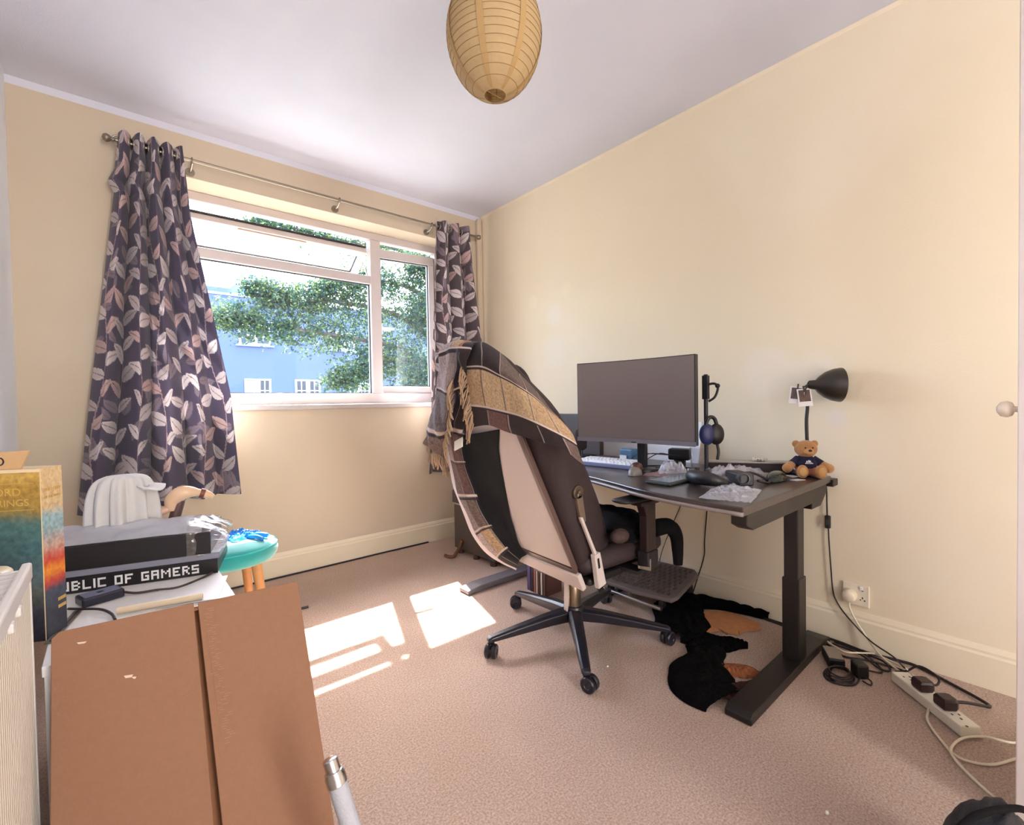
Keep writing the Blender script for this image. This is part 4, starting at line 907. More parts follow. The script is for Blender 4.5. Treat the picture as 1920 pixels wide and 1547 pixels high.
for i, (p, yw, rl, w, h) in enumerate((((lx-.020, ly+.004, 1.020), -2.3, .06, .058, .072), ((lx-.030, ly+.030, 1.030), -2.75, -.12, .052, .070))):
    pc = thing('photo_card', ('white bordered instant photo clipped to the lamp neck', 'second white bordered photo tucked behind the first on the lamp neck')[i], 'photo', p, 'photo cards on the lamp')
    n = Vector((-math.cos(.86), -math.sin(.86), .12)).normalized() if i == 0 else Vector((-math.cos(.35), -math.sin(.35), .12)).normalized()
    x = Vector((0, 0, 1)).cross(n).normalized(); z = n.cross(x); x = x*math.cos(rl)+z*math.sin(rl); z = n.cross(x); R = Matrix((x, z, n)).transposed()
    bm = BM(); box(bm, Vector(p), (w, h, .0012), R); obj('card', bm, M_white, pc)
    bm = BM(); box(bm, Vector(p)+z*.007+n*.0009, (w*.80, h*.66, .0006), R); obj('picture', bm, M_print, pc)
    bm = BM(); box(bm, Vector(p)+z*(h*.48)+n*.002, (.006, .026, .006), R); obj('peg', bm, M_dark, pc)

# teddy bear in a navy jumper, sitting at the desk end
BX = Vector((2.135, .668, DT)); BF = Vector((-.80, -.60, 0)).normalized(); BS = Vector((.60, -.80, 0)).normalized()
def bp(f, s, z): return BX+BF*f+BS*s+Vector((0, 0, z))
RB = Matrix((BF, BS, Vector((0, 0, 1)))).transposed()
tdy = thing('teddy_bear', 'small tan teddy bear in a navy jumper sitting at the end of the desk', 'toy', tuple(BX))
M_fur = mat('tan_plush', (196, 140, 82), .95, noise=(90, .16), bump=(260, .5), sheen=.4)
M_furd = mat('orange_plush', (186, 104, 62), .95, noise=(90, .16), bump=(260, .5), sheen=.4)
M_mzl = mat('pale_plush', (218, 170, 112), .95, bump=(260, .4))
bm = BM(); ball(bm, bp(0, 0, .042), (.034, .040, .044), RB); obj('body', bm, M_furd, tdy, smooth=True)
bm = BM(); lathe(bm, [(.036, .036), (.0405, .046), (.040, .058), (.033, .074), (.022, .084), (.015, .087)], bp(0, 0, 0), (0, 0, 1), 28, cap=False)
for s in (-1, 1): tube(bm, [bp(.002, s*.026, .072), bp(.008, s*.042, .060), bp(.014, s*.056, .050)], .015, 12)
jm = obj('jumper', bm, mat('navy_knit', (36, 34, 62), .9, bump=(300, .4)), tdy, smooth=True)
mk = BM()
for u0, u1, z0, z1 in ((-.014, .014, .0555, .058), (-.003, .001, .060, .070), (.002, .006, .062, .068), (-.010, -.005, .062, .067), (-.012, .010, .0600, .0612)):
    prism(mk, [bp(.0415, u0, z0), bp(.0415, u1, z0), bp(.0395, u1, z1), bp(.0395, u0, z1)], -BF*.002)
obj('jumper_badge', mk, M_white, jm)
bm = BM(); ball(bm, bp(.006, 0, .112), (.037, .041, .035), RB); hd = obj('head', bm, M_fur, tdy, smooth=True)
for s in (-1, 1):
    bm = BM(); ball(bm, bp(-.002, s*.034, .132), (.008, .014, .014), RB); obj('ear', bm, M_fur, hd, smooth=True)
    bm = BM(); ball(bm, bp(.039, s*.013, .119), .0036, u=10, v=8); obj('eye', bm, M_black, hd, smooth=True)
bm = BM(); ball(bm, bp(.036, 0, .104), (.016, .019, .014), RB); obj('muzzle', bm, M_mzl, hd, smooth=True)
bm = BM(); ball(bm, bp(.052, 0, .109), (.005, .007, .005), RB, 12, 8); obj('nose', bm, mat('brown_nose', (52, 26, 24), .4), hd, smooth=True)
for s in (-1, 1):
    bm = BM(); tube(bm, [bp(.010, s*.048, .055), bp(.020, s*.064, .044), bp(.026, s*.074, .036)], .016, 12, 6, lambda t: .014+.005*t); ball(bm, bp(.027, s*.075, .036), .0185); obj('paw', bm, M_fur, tdy, smooth=True)
    bm = BM(); tube(bm, [bp(.010, s*.020, .022), bp(.038, s*.028, .020), bp(.060, s*.032, .022)], .02, 12); obj('leg', bm, M_furd, tdy, smooth=True)
    bm = BM(); ball(bm, bp(.064, s*.033, .027), (.014, .021, .027), RB); ft = obj('foot', bm, M_fur, tdy, smooth=True)
    bm = BM(); ball(bm, bp(.072, s*.033, .027), (.0085, .014, .019), RB); obj('foot_pad', bm, M_mzl, ft, smooth=True)

# cables hanging behind and below the desk
def cable(name, label, pts, r, m, cat='cable', seg=8, k=6, group=None):
    bm = BM(); tube(bm, pts, r, seg, k); o = obj(name, bm, m, None, loc=pts[0], smooth=True); return tag(o, label, cat, group)
lc = thing('lamp_cord', 'dark lamp cord with an inline switch hanging down the wall from the desk end', 'cable', (2.28, .63, .66))
bm = BM(); tube(bm, [(2.262, .645, .690), (2.283, .636, .64), (2.283, .634, .57), (2.284, .633, .52)], .0028, 8); tube(bm, [(2.284, .629, .468), (2.283, .626, .40), (2.283, .620, .30), (2.283, .614, .215), (2.278, .600, .170), (2.262, .560, .125), (2.245, .48, .06), (2.20, .40, .045), (2.12, .352, .052)], .0028, 8); obj('flex', bm, M_bcable, lc, smooth=True)
bm = BM(); box(bm, (2.284, .631, .494), (.018, .020, .055)); sw_ = obj('inline_switch', bm, M_black, lc, bevel=.005)
bm = BM(); box(bm, (2.274, .631, .494), (.003, .010, .022)); obj('rocker', bm, M_dark, sw_, bevel=.001)
cable('desk_cable', 'thin dark cable dropping down the wall from under the middle of the desk', [(2.27, 1.15, .655), (2.282, 1.155, .50), (2.284, 1.172, .30), (2.283, 1.175, .22), (2.270, 1.205, .10), (2.25, 1.225, .01)], .003, M_bcable)
cable('desk_cable', 'thin brown cable slanting down the wall behind the chair armrest', [(2.27, 1.26, .655), (2.283, 1.292, .49), (2.284, 1.36, .33), (2.28, 1.42, .17), (2.26, 1.44, .01)], .0022, M_bcable)

# wall socket with a white plug
so = thing('wall_socket', 'white double wall socket just above the skirting on the cream wall', 'socket', (XR, .535, .213))
bm = BM(); box(bm, (XR-.005, .535, .213), (.010, .090, .088)); obj('face_plate', bm, mat('socket_white', (232, 220, 200), .35), so, bevel=.003)
for y, z, w, h in ((.512, .234, .006, .004), (.512, .205, .004, .008), (.519, .196, .004, .005), (.505, .196, .004, .005)):
    bm = BM(); box(bm, (XR-.0102, y, z), (.001, w, h)); obj('socket_slot', bm, M_dark, so)
bm = BM(); box(bm, (XR-.011, .516, .243), (.005, .010, .014)); obj('switch', bm, M_white, so, bevel=.001)
pg = thing('plug', 'white plug pushed into the wall socket with its flex leading to the floor', 'plug', (XR-.02, .552, .205))
bm = BM(); lathe(bm, [(.024, 0), (.026, .006), (.024, .026), (.018, .032), (0, .033)], (XR-.010, .553, .208), (-1, 0, 0), 24); obj('plug_body', bm, mat('cream_plug', (236, 222, 196), .4), pg, smooth=True, auto=50)
bm = BM(); tube(bm, [(XR-.028, .552, .184), (XR-.03, .55, .160), (2.262, .525, .11), (2.235, .455, .03), (2.185, .400, .016), (2.115, .352, .03)], .0036, 8); obj('flex', bm, M_wcable, pg, smooth=True)

# power strip
ps = thing('power_strip', 'long white four way extension lead lying on the carpet by the skirting', 'extension lead', (2.01, .265, 0))
pd = Vector((-.185, -.183, 0)).normalized(); pn_ = Vector((pd.y, -pd.x, 0)); p0 = Vector((2.108, .360, 0)); yaw = math.atan2(pd.y, pd.x)
bm = BM(); box(bm, p0+pd*.135+Vector((0, 0, .020)), (.285, .056, .034), yaw); obj('strip_body', bm, mat('strip_white', (238, 230, 212), .4), ps, bevel=.004)
for i in range(4):
    c = p0+pd*(.035+.066*i)+Vector((0, 0, .0374))
    for a, b, w, h in ((0, .012, .008, .004), (-.010, -.008, .007, .004), (.010, -.008, .007, .004)):
        bm = BM(); box(bm, c+pd*b+pn_*a, (w, h, .0008), yaw); obj('socket_slot', bm, M_dark, ps)
bm = BM(); box(bm, p0+pd*.279+pn_*.012+Vector((0, 0, .0378)), (.006, .006, .001), yaw); obj('indicator', bm, M_dark, ps)
for i, (t, lbl) in enumerate(((.098, 'black plug in the extension lead, the one closer to the desk leg'), (.190, 'black plug in the extension lead with a thick looping flex'))):
    pl = thing('plug', lbl, 'plug', tuple(p0+pd*t+Vector((0, 0, .038))), 'plugs in the extension lead')
    c = p0+pd*t+Vector((0, 0, .038)); bm = BM()
    rr = [[c+pd*x*q+pn_*y*q+Vector((0, 0, z)) for x, y in ((-.024, -.014), (-.016, -.025), (.016, -.025), (.024, -.014), (.022, .022), (-.022, .022))] for z, q in ((0, .92), (.006, 1), (.026, 1), (.034, .8))]
    rings_to_mesh(bm, rr); obj('plug_body', bm, mat('dark_brown_plug', (50, 28, 30), .4), pl, bevel=.002)
    w = c+Vector((0, 0, .016)); bm = BM(); r = .0035 if i == 0 else .0050; e = -pn_
    if i == 0: pts = [w+e*.018, w+e*.045, w+e*.062+pd*-.02+Vector((0, 0, .015)), w+e*.045+pd*-.075+Vector((0, 0, .02)), w+e*.02+pd*-.10+Vector((0, 0, -.012)), w+e*.0+pd*-.125+Vector((0, 0, -.030))]
    else: pts = [w+e*.018, w+e*.055, (2.070, .158, .034), (2.105, .140, .022), (2.145, .150, .012), (2.20, .222, .008), (2.262, .335, .008), (2.262, .40, .008), (2.245, .49, .008), (2.262, .60, .008), (2.262, .74, .008), (2.26, .95, .008)]
    tube(bm, [tuple(p) for p in pts], r, 8); obj('flex', bm, M_bcable, pl, smooth=True)
# chargers and coiled leads by the desk foot
ad = thing('charger', 'pale grey topped power adapter on the carpet beside the desk foot', 'power adapter', (2.085, .585, 0))
bm = BM(); box(bm, (2.085, .560, .019), (.10, .055, .036), .5); obj('adapter_body', bm, M_black, ad, bevel=.005)
bm = BM(); box(bm, (2.085, .560, .0378), (.092, .048, .002), .5); obj('adapter_label', bm, mat('grey_label', (150, 138, 122), .5), ad)
bm = BM(); tube(bm, [(2.045, .54, .018), (2.00, .545, .008), (1.945, .53, .006), (1.93, .50, .006), (1.96, .465, .006), (2.01, .46, .008), (2.05, .475, .01)], .0035, 8)
for k in range(4):
    r = .055-.006*k; c = Vector((1.985, .515, .006+.006*k)); pts = [c+Vector((math.cos(a)*r*1.1, math.sin(a)*r*.8, .002*math.sin(a*2+k))) for a in np.linspace(0, 2*PI, 13)]
    tube(bm, [tuple(p) for p in pts], .0032, 7, 4)
obj('coiled_lead', bm, M_bcable, ad, smooth=True)
a2 = thing('charger', 'small black plug top adapter on the coiled lead, nearer the wall than the grey one', 'power adapter', (2.05, .47, 0))
bm = BM(); box(bm, (2.050, .468, .026), (.05, .042, .052), .7); obj('adapter_body', bm, M_black, a2, bevel=.008)
bm = BM(); tube(bm, [(2.065, .468, .02), (2.10, .45, .008), (2.12, .42, .006), (2.16, .43, .006), (2.23, .50, .006), (2.25, .60, .006)], .003, 7); tube(bm, [(2.04, .455, .012), (2.03, .43, .006), (2.00, .425, .006), (2.01, .45, .006)], .0025, 7); obj('lead', bm, M_bcable, a2, smooth=True)
cable('floor_cable', 'black cable running along the skirting past the desk foot', [(2.262, 1.10, .006), (2.255, .85, .006), (2.235, .70, .006), (2.20, .60, .006), (2.15, .545, .006), (2.175, .47, .010), (2.19, .40, .008), (2.18, .36, .012), (2.16, .35, .02)], .0042, M_bcable)
cable('floor_cable', 'dark loop of cable beside the black charger', [(2.225, .60, .008), (2.20, .50, .012), (2.145, .43, .008), (2.16, .40, .008), (2.21, .43, .010), (2.225, .48, .008)], .0038, M_bcable)
cable('floor_cable', 'cream cable curving across the black leads to the extension lead', [(2.262, .76, .012), (2.25, .66, .014), (2.20, .60, .016), (2.17, .545, .016), (2.20, .50, .018), (2.235, .46, .016), (2.20, .385, .02), (2.12, .345, .05)], .0034, M_wcable)
cable('floor_cable', 'cream cable crossing the extension lead and trailing to the cupboard door', [(2.105, .330, .045), (2.045, .293, .042), (1.985, .270, .012), (1.91, .262, .006), (1.83, .222, .006), (1.775, .178, .006), (1.80, .12, .006), (1.87, .08, .006), (1.95, .045, .006), (2.02, .0, .006)], .0036, M_wcable)
cable('floor_cable', 'cream cable looping on the carpet toward the black bag', [(2.05, .03, .010), (1.96, .080, .010), (1.93, .135, .012), (1.875, .178, .012), (1.79, .195, .012), (1.735, .172, .010), (1.675, .118, .008), (1.64, .076, .008), (1.60, .04, .008)], .0036, M_wcable)

# under the desk
fr = thing('footrest', 'grey plastic footrest with a raised grip pattern under the desk', 'footrest', (2.08, 1.37, 0))
fc = Vector((2.10, 1.375, .105)); RF = Matrix.Rotation(.10, 3, 'Z') @ Matrix.Rotation(-.16, 3, 'Y'); M_fr = mat('grey_footrest', (112, 98, 94), .6)
bm = BM(); pts = [(-.16, -.19), (-.12, -.205), (.12, -.205), (.165, -.17), (.165, .17), (.12, .205), (-.12, .205), (-.16, .19), (-.175, 0)]
prism(bm, [fc+RF @ Vector((x, y, -.012)) for x, y in pts], RF @ Vector((0, 0, .022))); pf = obj('platform', bm, M_fr, fr, bevel=.008, seg=3)
bm = BM()
for i in range(9):
    for j in range(13):
        x = -.125+.031*i; y = -.165+.0275*j+(.013 if i % 2 else 0)
        if abs(y) < .185: box(bm, fc+RF @ Vector((x, y, .0125)), (.020, .010, .006), RF)
stuff(obj('grip_ridges', bm, mat('ridge_grey', (84, 72, 68), .6), pf))
for s in (-1, 1):
    bm = BM(); prism(bm, [(1.93, 1.375+s*.15-.012, 0), (2.25, 1.375+s*.15-.012, 0), (2.25, 1.375+s*.15-.012, .018), (2.228, 1.375+s*.15-.012, .115), (2.20, 1.375+s*.15-.012, .112), (2.20, 1.375+s*.15-.012, .018), (1.99, 1.375+s*.15-.012, .018), (1.988, 1.375+s*.15-.012, .072), (1.96, 1.375+s*.15-.012, .067), (1.95, 1.375+s*.15-.012, .018), (1.93, 1.375+s*.15-.012, .018)], (0, .024, 0)); obj('stand', bm, M_black, fr, bevel=.003)
bm = BM(); cyl(bm, (1.925, 1.20, .045), (1.925, 1.55, .045), .010, seg=12); obj('bar', bm, M_steel, fr, smooth=True, auto=50)
# dark fleece lying in an arc on the carpet
gm = thing('garment', 'black and rust brown fleece lying crumpled in an arc on the carpet under the desk', 'clothing', (1.9, 1.0, 0))
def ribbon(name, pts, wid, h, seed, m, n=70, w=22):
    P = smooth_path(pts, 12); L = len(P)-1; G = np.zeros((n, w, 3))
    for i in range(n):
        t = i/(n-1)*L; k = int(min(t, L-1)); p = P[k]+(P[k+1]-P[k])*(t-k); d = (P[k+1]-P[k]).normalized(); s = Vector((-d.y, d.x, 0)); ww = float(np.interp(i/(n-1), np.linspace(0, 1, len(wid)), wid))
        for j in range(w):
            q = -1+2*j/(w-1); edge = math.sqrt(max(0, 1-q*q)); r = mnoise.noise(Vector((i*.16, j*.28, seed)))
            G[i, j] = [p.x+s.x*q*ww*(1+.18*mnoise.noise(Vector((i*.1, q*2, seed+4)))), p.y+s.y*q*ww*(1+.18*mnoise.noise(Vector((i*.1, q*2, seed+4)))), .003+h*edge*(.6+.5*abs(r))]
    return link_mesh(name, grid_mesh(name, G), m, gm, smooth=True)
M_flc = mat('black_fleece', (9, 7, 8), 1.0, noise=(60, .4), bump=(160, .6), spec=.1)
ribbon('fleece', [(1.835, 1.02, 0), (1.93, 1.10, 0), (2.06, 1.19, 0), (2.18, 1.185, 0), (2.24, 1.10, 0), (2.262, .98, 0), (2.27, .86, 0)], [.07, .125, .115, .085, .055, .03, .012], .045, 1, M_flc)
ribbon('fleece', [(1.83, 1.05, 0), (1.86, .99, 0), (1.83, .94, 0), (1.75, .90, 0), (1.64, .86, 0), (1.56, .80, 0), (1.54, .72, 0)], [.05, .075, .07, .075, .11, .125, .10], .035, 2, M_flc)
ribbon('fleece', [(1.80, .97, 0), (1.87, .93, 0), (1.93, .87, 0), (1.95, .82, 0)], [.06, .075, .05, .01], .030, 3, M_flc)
ribbon('lining_and_warm_tint', [(1.93, 1.02, 0), (2.03, 1.03, 0), (2.12, .96, 0), (2.17, .86, 0)], [.03, .10, .12, .03], .006, 12, mat('warm_carpet_tint', (206, 140, 92), .95, noise=(40, .2), bump=(160, .4)))  # added tan patch: warm reflected tint on the carpet put into colour
ribbon('lining_and_warm_tint', [(1.70, .83, 0), (1.74, .79, 0), (1.77, .75, 0), (1.78, .71, 0)], [.03, .045, .045, .02], .02, 5, mat('rust_lining', (148, 84, 46), .95, noise=(40, .5), bump=(160, .5)))
ribbon('fleece', [(1.56, .75, 0), (1.63, .715, 0), (1.70, .69, 0), (1.76, .685, 0)], [.05, .05, .035, .015], .022, 7, mat('brown_fleece', (58, 26, 20), .95, noise=(50, .6), bump=(160, .5)))
# low dark pedestal by the corner
pcu = thing('pedestal', 'dark grey drawer pedestal on small feet in the corner under the desk', 'cabinet', (1.98, 2.5, 0))
M_ped = mat('dark_pedestal', (74, 64, 58), .55)
bm = BM(); box2(bm, (1.775, 2.26, .035), (2.17, 2.70, .42)); obj('carcass', bm, M_ped, pcu, bevel=.004)
bm = BM(); box2(bm, (1.768, 2.265, .335), (1.776, 2.695, .343)); obj('drawer_gap', bm, mat('pale_gap', (176, 160, 140), .6), pcu)
bm = BM(); box2(bm, (1.765, 2.255, .345), (2.18, 2.705, .43)); obj('top_drawer', bm, M_ped, pcu, bevel=.004)
for x, y in ((1.80, 2.30), (1.80, 2.48), (1.80, 2.66), (2.13, 2.30), (2.13, 2.66)):
    bm = BM(); lathe(bm, [(.022, 0), (.024, .006), (.018, .02), (.014, .036)], (x, y, 0), seg=16); obj('foot', bm, mat('brown_foot', (72, 44, 40), .5), pcu, smooth=True, auto=50)
cable('loose_strap', 'short brown strap lying on the carpet beside the corner pedestal', [(1.765, 2.60, .10), (1.755, 2.62, .045), (1.735, 2.63, .012), (1.70, 2.60, .010), (1.67, 2.615, .012), (1.655, 2.64, .018)], .011, mat('brown_strap', (110, 76, 50), .7), 'strap')
# little row of books on the floor under the desk
BC = [(92, 76, 120), (44, 36, 48), (150, 92, 84), (206, 186, 168), (74, 52, 54), (222, 206, 190), (96, 62, 60)]
BL_ = ['lilac spined book at the left end of the row under the desk', 'black spined book next to the lilac one under the desk', 'dusky red spined book in the middle of the row under the desk', 'cream spined book beside the dusky red one under the desk', 'dark brown spined book between two pale ones under the desk', 'white spined book near the chair column under the desk', 'maroon spined book at the right end of the row under the desk']
y = 1.880
for i, c in enumerate(BC):
    w = (.026, .020, .018, .014, .018, .015, .022)[i]; hgt = (.17, .155, .15, .16, .15, .155, .15)[i]
    bk = thing('book', BL_[i], 'book', (1.78, y-w/2, 0), 'books under the desk'); m = mat('book_cover', c, .55)
    bm = BM(); box2(bm, (1.700, y-w, .001), (1.82, y-w+.002, hgt)); box2(bm, (1.700, y-.002, .001), (1.82, y, hgt)); box2(bm, (1.700, y-w, .001), (1.703, y, hgt)); obj('cover', bm, m, bk)
    bm = BM(); box2(bm, (1.7035, y-w+.002, .004), (1.817, y-.002, hgt-.004)); obj('pages', bm, mat('pages', (232, 222, 204), .8), bk)
    y -= w+.0015

# bits on the carpet
for i, (x, y_, c, r, lbl) in enumerate(((1.304, .364, (240, 232, 220), .006, 'white crumb of paper on the carpet near the camera'), (1.42, 1.12, (240, 236, 236), .005, 'white scrap on the carpet by the chair wheel'))):
    bm = BM(); ball(bm, (x, y_, r*.7), (r, r*.8, r*.7), u=8, v=6); tag(obj('scrap', bm, mat('paper_scrap', c, .8), None, loc=(x, y_, 0)), lbl, 'scrap')
bm = BM(); cyl(bm, (.60, 2.482, .006), (.735, 2.466, .006), .0055, seg=10); tag(obj('marker', bm, M_black, None, loc=(.66, 2.47, 0)), 'black marker pen on the carpet beyond the cardboard sheet', 'pen')
# black bag in the near corner
bg = thing('bag', 'black fabric bag on the carpet at the bottom corner near the cupboard door', 'bag', (1.21, .07, 0))
link_mesh('bag_body', grid_mesh('bag_body', heap((1.205, .065, .06), (.155, .095, .195), 8, .10)), mat('black_nylon', (24, 22, 30), .6, bump=(200, .3)), bg, smooth=True)
bm = BM(); tube(bm, [(1.12, .12, .235), (1.16, .09, .268), (1.24, .045, .262), (1.28, .02, .235)], .006, 10); obj('bag_handle', bm, M_cloth, bg, smooth=True)

# ================================================================== LEFT SIDE: RADIATOR
rd = thing('radiator', 'cream ribbed panel radiator on the left wall beside the cardboard sheet', 'radiator', (-.2, .6, .12))
M_rad = mat('radiator_enamel', (206, 196, 182), .35, noise=(8, .02)); M_radw = mat('radiator_top', (236, 230, 226), .3, noise=(8, .02))
RY0, RY1, RZ0, RZ1, RX = .05, 1.355, .14, .700, -.131
prof = []; y = RY0+.01; 
while y < RY1-.012:
    prof += [(y, 0), (y+.004, .0), (y+.0075, -.005), (y+.0125, -.005), (y+.016, 0)]; y += .0165
bm = BM(); pts = [Vector((RX+d, q, RZ0)) for q, d in prof]+[Vector((RX-.012, RY1-.01, RZ0)), Vector((RX-.012, RY0+.01, RZ0))]
prism(bm, pts, (0, 0, RZ1-RZ0-.02)); obj('front_panel', bm, M_rad, rd)
bm = BM(); box2(bm, (RX-.085, RY0+.01, RZ0), (RX-.072, RY1-.01, RZ1-.01)); obj('back_panel', bm, M_rad, rd)
bm = BM(); box2(bm, (RX-.086, RY1-.012, RZ0-.01), (RX+.001, RY1, RZ1+.002)); obj('end_cap', bm, M_radw, rd, bevel=.003)
bm = BM(); box2(bm, (RX-.012, RY0, RZ1-.02), (RX+.003, RY1, RZ1+.014)); obj('top_rim', bm, M_radw, rd, bevel=.004)
bm = BM(); box2(bm, (RX-.086, RY0, RZ1-.02), (RX-.075, RY1, RZ1+.014)); obj('top_rim', bm, M_radw, rd, bevel=.004)
y = RY0+.03
while y < RY1-.03:
    bm = BM(); box2(bm, (RX-.076, y, RZ1-.002), (RX-.011, y+.006, RZ1+.006)); obj('grille_bar', bm, M_radw, rd); y += .034
for q in (1.08, 1.16):
    bm = BM(); box2(bm, (RX-.004, q, RZ1-.034), (RX+.006, q+.022, RZ1-.018)); obj('clip', bm, M_radw, rd, bevel=.003)
bm = BM(); cyl(bm, (RX-.05, RY1, .685), (RX-.05, RY1+.03, .685), .012, seg=16); tube(bm, [(RX-.05, RY1+.02, .685), (RX-.046, RY1+.07, .684), (-.215, 1.455, .682), (-.285, 1.47, .682)], .0145, 12); obj('valve_pipe', bm, mat('cream_pipe', (232, 214, 176), .4), rd, smooth=True, auto=50)
for q in (.1, 1.2):
    bm = BM(); box2(bm, (XL+.004, q, .55), (RX-.085, q+.04, .60)); obj('wall_bracket', bm, M_radw, rd)
bm = BM(); cyl(bm, (RX-.045, .0, 0), (RX-.045, .0, .15), .0075, seg=12); obj('feed_pipe', bm, M_radw, rd, smooth=True, auto=50)

# ------------------------------------------------------------------ white low cabinet
wc = thing('cabinet', 'low white cabinet holding the game boxes, behind the cardboard sheet', 'cabinet', (.06, 1.67, 0))
M_wcab = mat('white_laminate', (242, 238, 236), .4, noise=(10, .02))
bm = BM(); box2(bm, (-.125, 1.402, .452), (.262, 1.985, .476)); obj('cabinet_top', bm, M_wcab, wc, bevel=.002)
for x in (-.122, .240):
    bm = BM(); box2(bm, (x, 1.406, 0), (x+.018, 1.98, .452)); obj('side_panel', bm, M_wcab, wc, bevel=.0015)
bm = BM(); box2(bm, (-.104, 1.96, .04), (.240, 1.975, .452)); obj('back_panel', bm, M_wcab, wc)
bm = BM(); box2(bm, (-.104, 1.41, .22), (.240, 1.96, .236)); obj('shelf', bm, M_wcab, wc)
bm = BM(); box2(bm, (-.104, 1.41, .05), (.240, 1.96, .066)); obj('shelf', bm, M_wcab, wc)
# ------------------------------------------------------------------ tall boxed book set
def cover_mat(name, stops, blotch=None):
    m = bpy.data.materials.new(name); m.use_nodes = True; nt = m.node_tree; b = nt.nodes['Principled BSDF']; tc = nt.nodes.new('ShaderNodeTexCoord')
    sp = nt.nodes.new('ShaderNodeSeparateXYZ'); nt.links.new(tc.outputs['Object'], sp.inputs[0])
    nz = nt.nodes.new('ShaderNodeTexNoise'); nz.inputs['Scale'].default_value = 26; nz.inputs['Detail'].default_value = 6; nt.links.new(tc.outputs['Object'], nz.inputs['Vector'])
    ad = nt.nodes.new('ShaderNodeMath'); ad.operation = 'MULTIPLY_ADD'; ad.inputs[1].default_value = .09; nt.links.new(nz.outputs['Fac'], ad.inputs[0])
    mr = nt.nodes.new('ShaderNodeMath'); mr.operation = 'MULTIPLY'; mr.inputs[1].default_value = 1/.408
    nt.links.new(sp.outputs['Z'], mr.inputs[0]); nt.links.new(mr.outputs[0], ad.inputs[2])
    cr = nt.nodes.new('ShaderNodeValToRGB'); e = cr.color_ramp.elements
    while len(e) < len(stops): e.new(.5)
    for k, (p, c) in enumerate(stops): e[k].position = p; e[k].color = lin(c)
    nt.links.new(ad.outputs[0], cr.inputs[0]); nt.links.new(cr.outputs[0], b.inputs['Base Color']); b.inputs['Roughness'].default_value = .4
    n2 = nt.nodes.new('ShaderNodeTexNoise'); n2.inputs['Scale'].default_value = 90; n2.inputs['Detail'].default_value = 4; nt.links.new(tc.outputs['Object'], n2.inputs['Vector'])
    mx = nt.nodes.new('ShaderNodeMix'); mx.data_type = 'RGBA'; mx.blend_type = 'OVERLAY'; mx.inputs['Factor'].default_value = .75
    nt.links.new(cr.outputs[0], mx.inputs['A']); nt.links.new(n2.outputs['Fac'], mx.inputs['B']); nt.links.new(mx.outputs['Result'], b.inputs['Base Color'])
    return m
bs = thing('book_set', 'tall boxed book set with gold lettering and teal cover standing by the radiator', 'book set', (-.129, 1.556, .476))
E0 = Vector((-.129, 1.556, .4765)); bf = Vector((-.882, .471, 0)); bsd = Vector((.471, .882, 0)); bnf = Vector((-.471, -.882, 0)); bns = Vector((.882, -.471, 0)); Z3 = Vector((0, 0, 1))
bm = BM(); prism(bm, [E0, E0+bf*.19, E0+bf*.19+bsd*.07, E0+bsd*.07], (0, 0, .4075)); obj('slipcase', bm, mat('cream_board', (226, 204, 164), .5), bs)
bm = BM(); q = E0+bnf*.0012; prism(bm, [q+bf*.001, q+bf*.189, q+bf*.189-bnf*.0012, q+bf*.001-bnf*.0012], (0, 0, .400))
fc_ = obj('front_cover', bm, cover_mat('front_cover_print', [(.0, (38, 36, 44)), (.22, (52, 52, 62)), (.33, (88, 92, 84)), (.44, (82, 102, 108)), (.60, (68, 104, 106)), (.74, (76, 110, 106)), (.80, (150, 124, 62)), (.93, (178, 138, 58)), (1.0, (196, 158, 78))]), bs)
bm = BM(); q = E0+bns*.0012; prism(bm, [q+bsd*.002, q+bsd*.069, q+bsd*.069-bns*.0012, q+bsd*.002-bns*.0012], (0, 0, .407))
sp_ = obj('spine', bm, cover_mat('spine_print', [(.0, (34, 32, 40)), (.18, (54, 56, 70)), (.32, (70, 78, 92)), (.38, (196, 70, 58)), (.44, (236, 150, 52)), (.50, (206, 72, 56)), (.58, (196, 158, 140)), (.68, (150, 178, 182)), (.76, (148, 180, 186)), (.82, (214, 186, 140)), (1.0, (222, 192, 144))]), bs)
for body, d, z, sz in (('THE LORD', .095, .347, .0245), ('OF THE RINGS', .095, .3225, .0225)):
    text('gold_lettering', body, sz, E0+bf*d+bnf*.0018+Z3*z, -bf, Z3, M_gold, fc_, .0004, 'CENTER')
text('gold_lettering', 'THE LORD', .0105, E0+bsd*.035+bns*.0018+Z3*.352, bsd, Z3, M_gold, sp_, .0004, 'CENTER')
text('gold_lettering', 'OF THE RINGS', .0082, E0+bsd*.035+bns*.0018+Z3*.335, bsd, Z3, M_gold, sp_, .0004, 'CENTER')
bm = BM(); 
for z in (.312, .374, .395): q = E0+bnf*.0018+Z3*z; prism(bm, [q+bf*.012, q+bf*.178, q+bf*.178+Z3*.0012, q+bf*.012+Z3*.0012], bnf*.0006)
obj('gold_rule', bm, M_gold, fc_)
for z in (.06, .078):
    bm = BM(); q = E0+bns*.0018+Z3*z; prism(bm, [q+bsd*.040, q+bsd*.066, q+bsd*.066+Z3*.008, q+bsd*.040+Z3*.008], bns*.0004); obj('spine_label', bm, M_gold, sp_)
bm = BM(); q = E0+Z3*.408+bf*.045+bsd*.012; prism(bm, [q, q+bf*.09, q+bf*.105+Z3*.040, q+bf*-.018+Z3*.042], bsd*.004)
sg = obj('sign', bm, mat('kraft_card', (206, 166, 118), .7), None, loc=q); tag(sg, 'small tan card sign with a dark letter standing on the boxed book set', 'sign')
text('letter', 'D', .030, q+bf*.052+bnf*.0008+Z3*.008, -bf, Z3, M_black, sg, .0004)

